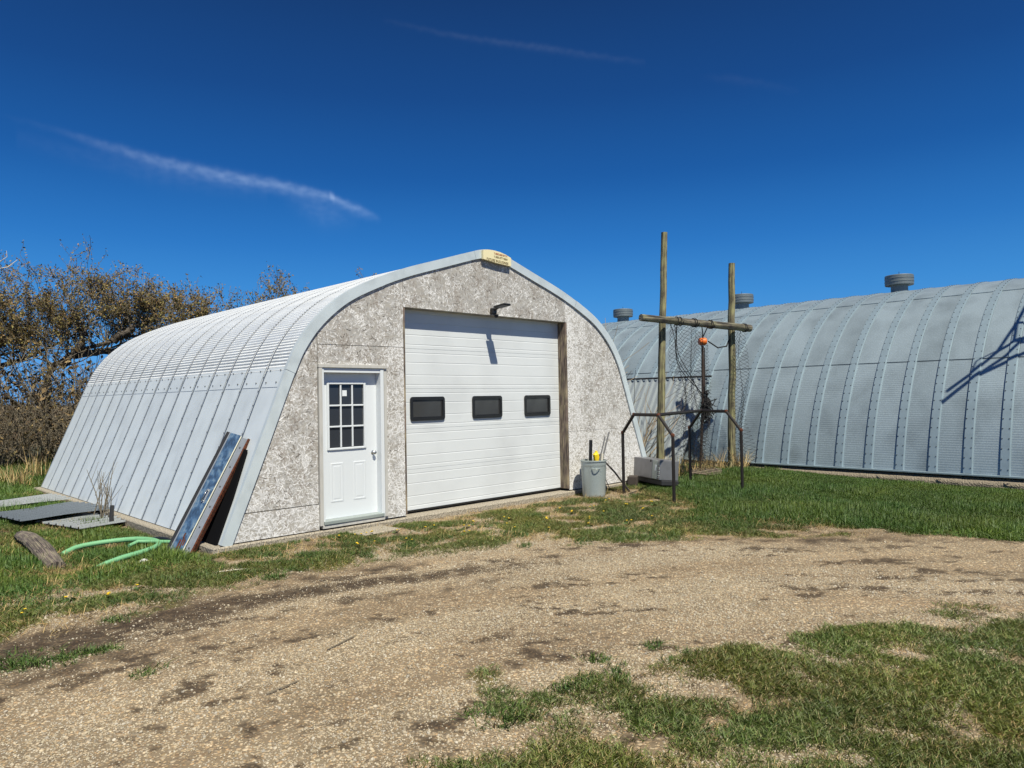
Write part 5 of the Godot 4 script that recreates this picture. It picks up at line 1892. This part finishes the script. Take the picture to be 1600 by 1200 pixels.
func make_plants() -> void:
	rng.seed = 99
	var tall := [clump(16, 0.07, 0.20, 0.075, 0.0065, 0.42, GREEN), clump(14, 0.10, 0.24, 0.07, 0.007, 0.36, GREEN)]
	var short := [clump(18, 0.018, 0.06, 0.065, 0.0048, 0.95, MOWN), clump(16, 0.02, 0.075, 0.06, 0.0045, 0.8, MOWN)]
	var dry := [clump(10, 0.05, 0.16, 0.07, 0.0045, 0.8, STRAW)]
	var t := [[], []]
	var tc := [[], []]
	var s := [[], []]
	var sc := [[], []]
	var d := []
	var dc := []
	for zone in [[-5.2, 11.0, -1.6, 8.9, 430000], [-7.5, -1.55, -10.4, -1.4, 90000], [8.0, 11.0, -4.0, -1.0, 12000], [-3.5, 11.0, 8.9, 12.5, 120000]]:
		for k in zone[4]:
			var x := rng.randf_range(zone[0], zone[1])
			var z := rng.randf_range(zone[2], zone[3])
			# only what the photograph's side of the yard could show
			if z > 4.0 and x < -4.8: continue
			var vg := veg(x, z)
			var r := rng.randf()
			var sum := vg.x * 0.36 + vg.y * 0.62 + vg.z * 0.10
			if r > sum: continue
			var y := gh(x, z)
			var n := lo.get_noise_2d(x * 7.0 + 50.0, z * 7.0)
			var f := rng.randf_range(0.8, 1.2) * (1.0 + n * 0.35)
			var yel := clampf(0.5 + mid.get_noise_2d(x * 9.0, z * 9.0 + 30.0), 0, 1)
			if x > 3.5 and z < zr_(x): f *= 0.80
			var col := Color(f * (0.82 + 0.50 * yel), f * (0.95 + 0.16 * yel), f * 0.95, 1)
			var bs := Basis(Vector3.UP, rng.randf() * TAU)
			if r < vg.x * 0.36:
				var g := rng.randf_range(0.5, 1.05) * (0.72 + n * 0.8) * (0.55 + 0.45 * vg.x)
				if x > 9.0 and z > 1.6: g *= 0.55
				var e := rng.randi() % 2
				t[e].append(Transform3D(bs.scaled(Vector3(1, clampf(g, 0.3, 1.5), 1)), Vector3(x, y, z))); tc[e].append(col)
			elif r < vg.x * 0.36 + vg.y * 0.62:
				var e := rng.randi() % 2
				var g := rng.randf_range(0.7, 1.3)
				s[e].append(Transform3D(bs.scaled(Vector3(1, g, 1)), Vector3(x, y, z))); sc[e].append(col)
			else:
				d.append(Transform3D(bs.scaled(Vector3.ONE * (rng.randf_range(0.5, 1.1) if z < 5.0 else rng.randf_range(0.3, 0.6))), Vector3(x, y, z))); dc.append(Color(f, f, f, 1))
	# isolated tufts at the edge of the drive, and weeds straggling along the front
	var weeds := []
	for k in 70:
		var wx := rng.randf_range(-2.6, 5.3)
		weeds.append([wx, rng.randf_range(0.2, along(ROAD, wx) + 0.15), rng.randf_range(0.05, 0.17)])
	for q in weeds + [[-3.72, 2.74, 0.13], [-3.58, 2.80, 0.08], [-4.10, 2.62, 0.16], [-3.95, 2.74, 0.10], [-3.55, 0.95, 0.26], [-3.20, 2.02, 0.10], [-2.55, 0.95, 0.16], [-2.1, 1.0, 0.2], [-1.55, 1.05, 0.18], [-1.2, 0.7, 0.14], [-0.75, 0.95, 0.15], [-1.75, 1.35, 0.12], [-2.9, 1.45, 0.16], [-3.45, 3.52, 0.06], [-1.62, 5.95, 0.10], [-1.30, 6.0, 0.13], [-1.12, 5.72, 0.07], [-0.72, 6.12, 0.10], [-2.35, 5.78, 0.05], [-2.25, 5.95, 0.09], [-0.62, 5.86, 0.05], [0.42, 6.75, 0.10], [-0.3, 0.62, 0.12], [5.0, 0.9, 0.2], [5.9, 1.1, 0.18], [-0.9, 0.16, 0.12], [-0.5, 0.14, 0.10], [-1.3, 0.14, 0.16], [0.2, 0.16, 0.14], [0.1, 0.32, 0.15]]:
		var nn := int(1500 * q[2] * q[2]) + 8
		for k in nn:
			var x: float = q[0] + rng.randfn(0, 0.62) * q[2] * 1.5
			var z: float = q[1] + rng.randfn(0, 0.62) * q[2]
			if hi.get_noise_2d(x * 40.0, z * 40.0) < -0.16: continue
			var e := rng.randi() % 2
			var f := rng.randf_range(0.75, 1.15)
			var low: float = rng.randf_range(0.18, 0.5) * (0.6 + q[2] * 2.0)
			t[e].append(Transform3D(Basis(Vector3.UP, rng.randf() * TAU).scaled(Vector3(0.8, low, 0.8)), Vector3(x, gh(x, z), z))); tc[e].append(Color(f * 0.95, f * 0.92, f, 1))
	# rough grass round the shelterbelt
	var ft := []
	var fc := []
	for k in 16000:
		var x := rng.randf_range(-9.0, 8.0)
		var z := rng.randf_range(-21.0, -9.5)
		if x > -1.7 and z > -10.0: continue
		var f := rng.randf_range(0.8, 1.3)
		var yel := clampf(0.5 + lo.get_noise_2d(x * 4.0, z * 4.0) * 1.2, 0, 1)
		ft.append(Transform3D(Basis(Vector3.UP, rng.randf() * TAU).scaled(Vector3(2.0, rng.randf_range(0.8, 1.6), 2.0)), Vector3(x, gh(x, z), z)))
		fc.append(Color(f * (0.9 + 0.9 * yel), f * (1.0 + 0.15 * yel), f, 1))
	var lawn := group_node("grass", self)
	tag(lawn, "spring grass growing in patches round the gravel yard", "grass", "", "stuff")
	for e in 2:
		scatter("tall_grass", tall[e], M.grass, t[e], tc[e], lawn)
		scatter("mown_grass", short[e], M.grass, s[e], sc[e], lawn)
	scatter("dead_grass", dry[0], M.straw, d, dc, lawn)
	scatter("rough_grass", tall[0], M.grass, ft, fc, lawn)
	print("grass ", t[0].size() + t[1].size(), " ", s[0].size() + s[1].size(), " ", d.size())

	# tufts of straw, tall ones, at posts and corners
	var sm := [clump(80, 0.35, 0.95, 0.20, 0.010, 0.22, STRAW), clump(70, 0.3, 0.8, 0.22, 0.010, 0.3, STRAW)]
	var k3 := 0
	var sw := ["around the foot of the left gantry pole", "right of the left gantry pole", "behind the steel cabinet", "between the two gantry poles", "under the hanging pipe", "left of the right gantry pole", "at the foot of the right gantry pole", "just right of the right gantry pole", "at the workshop's far left corner", "left of the workshop's far corner", "in front of the shelterbelt shrubs"]
	for q in [[8.45, -0.15, 1.0], [8.75, 0.1, 1.0], [8.25, 0.35, 0.9], [9.15, 0.35, 0.9], [9.55, 0.5, 0.7], [10.05, 0.55, 0.95], [10.38, 0.85, 0.85], [10.62, 0.75, 0.75], [-1.75, -10.2, 0.9], [-1.7, -11.4, 1.1], [-0.9, -12.8, 1.3]]:
		var o := put("straw_tuft", sm[k3 % 2], M.straw, self, Transform3D(Basis(Vector3.UP, k3 * 1.3).scaled(Vector3(1, 1, 1) * q[2]), Vector3(q[0], gh(q[0], q[1]), q[1])))
		tag(o, "tuft of tall dry straw " + sw[k3], "dry grass", "tufts of tall dry straw")
		k3 += 1

	# loose stones on the drive, thickest where the photograph is nearest
	var st := []
	for k in 3:
		var b := MB.new()
		var rs := 7
		var rows := []
		for a in 6:
			var row := []
			for e in rs + 1:
				var th := PI * a / 5.0
				var ph := TAU * (e % rs) / rs
				var v3 := Vector3(sin(th) * cos(ph), cos(th), sin(th) * sin(ph))
				row.append(v3 * (1.0 + 0.30 * hi.get_noise_3d(v3.x * 60.0 + k * 50.0, v3.y * 60.0, v3.z * 60.0)) * Vector3(1.0, 0.62, 0.8))
			rows.append(row)
		for a in 5:
			for e in rs:
				b.quad(rows[a][e], rows[a][e + 1], rows[a + 1][e + 1], rows[a + 1][e], rows[a][e] + rows[a + 1][e + 1])
		st.append(b.mesh())
	var pl := [[], [], []]
	var pc := [[], [], []]
	var tones := [Color(0.45, 0.375, 0.26), Color(0.40, 0.33, 0.225), Color(0.49, 0.43, 0.325), Color(0.35, 0.285, 0.195), Color(0.35, 0.325, 0.28), Color(0.43, 0.335, 0.22), Color(0.56, 0.51, 0.42), Color(0.25, 0.20, 0.14), Color(0.40, 0.345, 0.235)]
	for k in 230000:
		var u := rng.randf()
		# more of them near the camera's side of the yard
		var x := lerpf(-4.9, 3.2, u) if rng.randf() < 0.8 else rng.randf_range(-4.9, 9.5)
		var z := 7.8 - 7.2 * pow(rng.randf(), 1.15)
		if x > 3.2: z = rng.randf_range(0.3, 8.6)
		var n := lo.get_noise_2d(x * 8.0 + 20.0, z * 8.0)
		var vg := veg(x, z)
		var keep := clampf(loose(x, z) + n * 0.5, 0.10, 1.0) * (1.0 - 0.92 * moss_at(x, z)) * (1.0 - 0.85 * clampf(vg.x + vg.y * 0.5, 0, 1))
		if rng.randf() > keep: continue
		var r := rng.randf_range(0.003, 0.0075)
		if rng.randf() < 0.05: r = rng.randf_range(0.008, 0.014)
		var e := rng.randi() % 3
		pl[e].append(Transform3D(Basis.from_euler(Vector3(rng.randfn(0, 0.4), rng.randf() * TAU, rng.randfn(0, 0.4))).scaled(Vector3.ONE * r), Vector3(x, gh(x, z) + r * 0.25, z)))
		var c: Color = tones[rng.randi() % tones.size()]
		var f := rng.randf_range(0.8, 1.15)
		c = c.lerp(Color(0.43, 0.37, 0.275), 0.38)
		pc[e].append(Color(c.r * f, c.g * f, c.b * f, 1))
	var gv := group_node("loose_stones", self)
	tag(gv, "loose pebbles strewn over the gravel drive", "gravel", "", "stuff")
	for e in 3: scatter("pebbles", st[e], M.pebble, pl[e], pc[e], gv)
	print("stones ", pl[0].size() * 3)

	# dandelions: a flat rosette of leaves and a few yellow heads
	var ros := MB.new()
	for k in 9:
		var a := TAU * k / 9.0 + rng.randf() * 0.4
		var dd := Vector3(cos(a), 0, sin(a))
		var sd := Vector3(-sin(a), 0, cos(a))
		var L := rng.randf_range(0.06, 0.11)
		ros.quad(Vector3(0, 0.01, 0), dd * L * 0.5 + sd * 0.014 + Vector3.UP * 0.035, dd * L + Vector3.UP * 0.02, dd * L * 0.5 - sd * 0.014 + Vector3.UP * 0.035, Vector3.UP)
	var rm := ros.mesh()
	var fm := []
	for k in 3:
		var f := MB.new()
		for e in 1 + k:
			var c := Vector3(rng.randfn(0, 0.045), rng.randf_range(0.05, 0.10), rng.randfn(0, 0.045))
			f.lathe([Vector2(0.0, -0.008), Vector2(0.014, -0.004), Vector2(0.021, 0.006), Vector2(0.014, 0.011), Vector2(0, 0.012)], 9, Transform3D(Basis(), c))
		fm.append(f.mesh())
	var spots := [[0.22, 0.42], [0.30, 0.50], [0.45, 0.52], [-0.02, 0.34], [0.75, 0.62], [1.15, 0.85], [1.35, 0.7], [1.6, 1.15], [1.9, 1.0], [2.2, 1.4], [2.5, 1.1], [2.7, 1.7], [3.0, 1.5], [3.3, 2.1], [3.5, 1.5], [3.9, 1.9], [4.2, 1.4], [4.5, 2.2], [4.0, 2.7], [3.4, 2.7], [2.9, 2.4], [2.3, 2.1], [4.7, 1.7], [5.1, 2.0], [0.15, 1.0], [0.5, 1.3], [-0.2, 1.1], [-3.35, 1.05], [-3.75, 1.3], [-3.1, 1.25], [-2.75, 1.1], [4.9, 1.2], [3.7, 1.1], [2.0, 1.75], [1.3, 1.5]]
	for k in spots.size():
		var q: Array = spots[k]
		var dn := thing("dandelion", "small yellow dandelion flowering in thin grass between workshop and gravel drive", "dandelion", Vector3(q[0], gh(q[0], q[1]) + 0.005, q[1]), "dandelions in the thin grass by the drive")
		dn.rotation.y = k * 1.7
		dn.scale = Vector3.ONE * (0.62 + 0.05 * (k % 4))
		put("leaves", rm, M.rosette_green, dn)
		put("flower_head", fm[k % 3], M.flower_yellow, dn)
	# twigs lying about
	for q in [[Vector3(-1.95, 0.0, 1.0), Vector3(-1.60, 0.0, 1.12), "pale straw stick lying on the gravel below the hose"], [Vector3(-3.05, 0, 4.55), Vector3(-2.8, 0, 4.50), "short dry stick lying on the gravel at left"], [Vector3(-2.35, 0.0, 4.1), Vector3(-2.03, 0.0, 3.98), "thin brown twig lying on the middle of the drive"]]:
		var a: Vector3 = q[0]
		var e: Vector3 = q[1]
		a.y = gh(a.x, a.z) + 0.012
		e.y = gh(e.x, e.z) + 0.012
		var b := MB.new()
		b.tube([a, a.lerp(e, 0.5) + Vector3(0, 0.006, 0.012), e], [0.005, 0.006, 0.004], 6)
		tag(put("twig", b, M.pale_wood if a.z < 2.0 else M.twig), q[2], "stick")


func _ready() -> void:
	# camera
	var cam := Camera3D.new()
	cam.name = "camera"
	var r := Vector3(0.710091, -0.017287, 0.703898)
	var back := Vector3(-0.704109, -0.019378, 0.709828)
	back = back.normalized()
	r = (r - back * r.dot(back)).normalized()
	cam.basis = Basis(r, back.cross(r), back)
	cam.position = Vector3(-5.15874, 1.82576, 8.97)
	cam.fov = 56.71
	cam.near = 0.05
	cam.far = 6000.0
	add_child(cam)
	cam.current = true
	# sky, sun, exposure
	var env := Environment.new()
	env.background_mode = Environment.BG_SKY
	env.sky = Sky.new()
	env.sky.sky_material = make_sky()
	env.ambient_light_source = Environment.AMBIENT_SOURCE_BG
	env.tonemap_mode = Environment.TONE_MAPPER_LINEAR
	env.tonemap_exposure = 1.22
	env.background_energy_multiplier = 1.0
	env.sdfgi_enabled = true
	env.ssao_enabled = true
	env.ssil_enabled = true
	var we := WorldEnvironment.new()
	we.name = "world_environment"
	we.environment = env
	add_child(we)
	var sun := DirectionalLight3D.new()
	sun.name = "sun"
	sun.light_energy = 1.6
	sun.light_color = Color(1.0, 0.975, 0.90)
	sun.light_angular_distance = 0.5
	sun.shadow_enabled = true
	sun.sky_mode = DirectionalLight3D.SKY_MODE_LIGHT_ONLY
	sun.basis = Basis.looking_at(-Vector3(-0.40, 1.6, 1.0), Vector3.UP)
	add_child(sun)

	rng.seed = 2024
	lo.seed = 1; lo.frequency = 0.06; lo.fractal_octaves = 3
	mid.seed = 2; mid.frequency = 0.05; mid.fractal_octaves = 4
	hi.seed = 3; hi.frequency = 0.08; hi.fractal_octaves = 3
	make_materials()
	half_profile()
	make_ground()
	make_workshop()
	make_granary()
	make_gantry()
	make_pipe_frame()
	make_corner_things()
	make_left_things()
	make_boom()
	make_trees()
	make_plants()
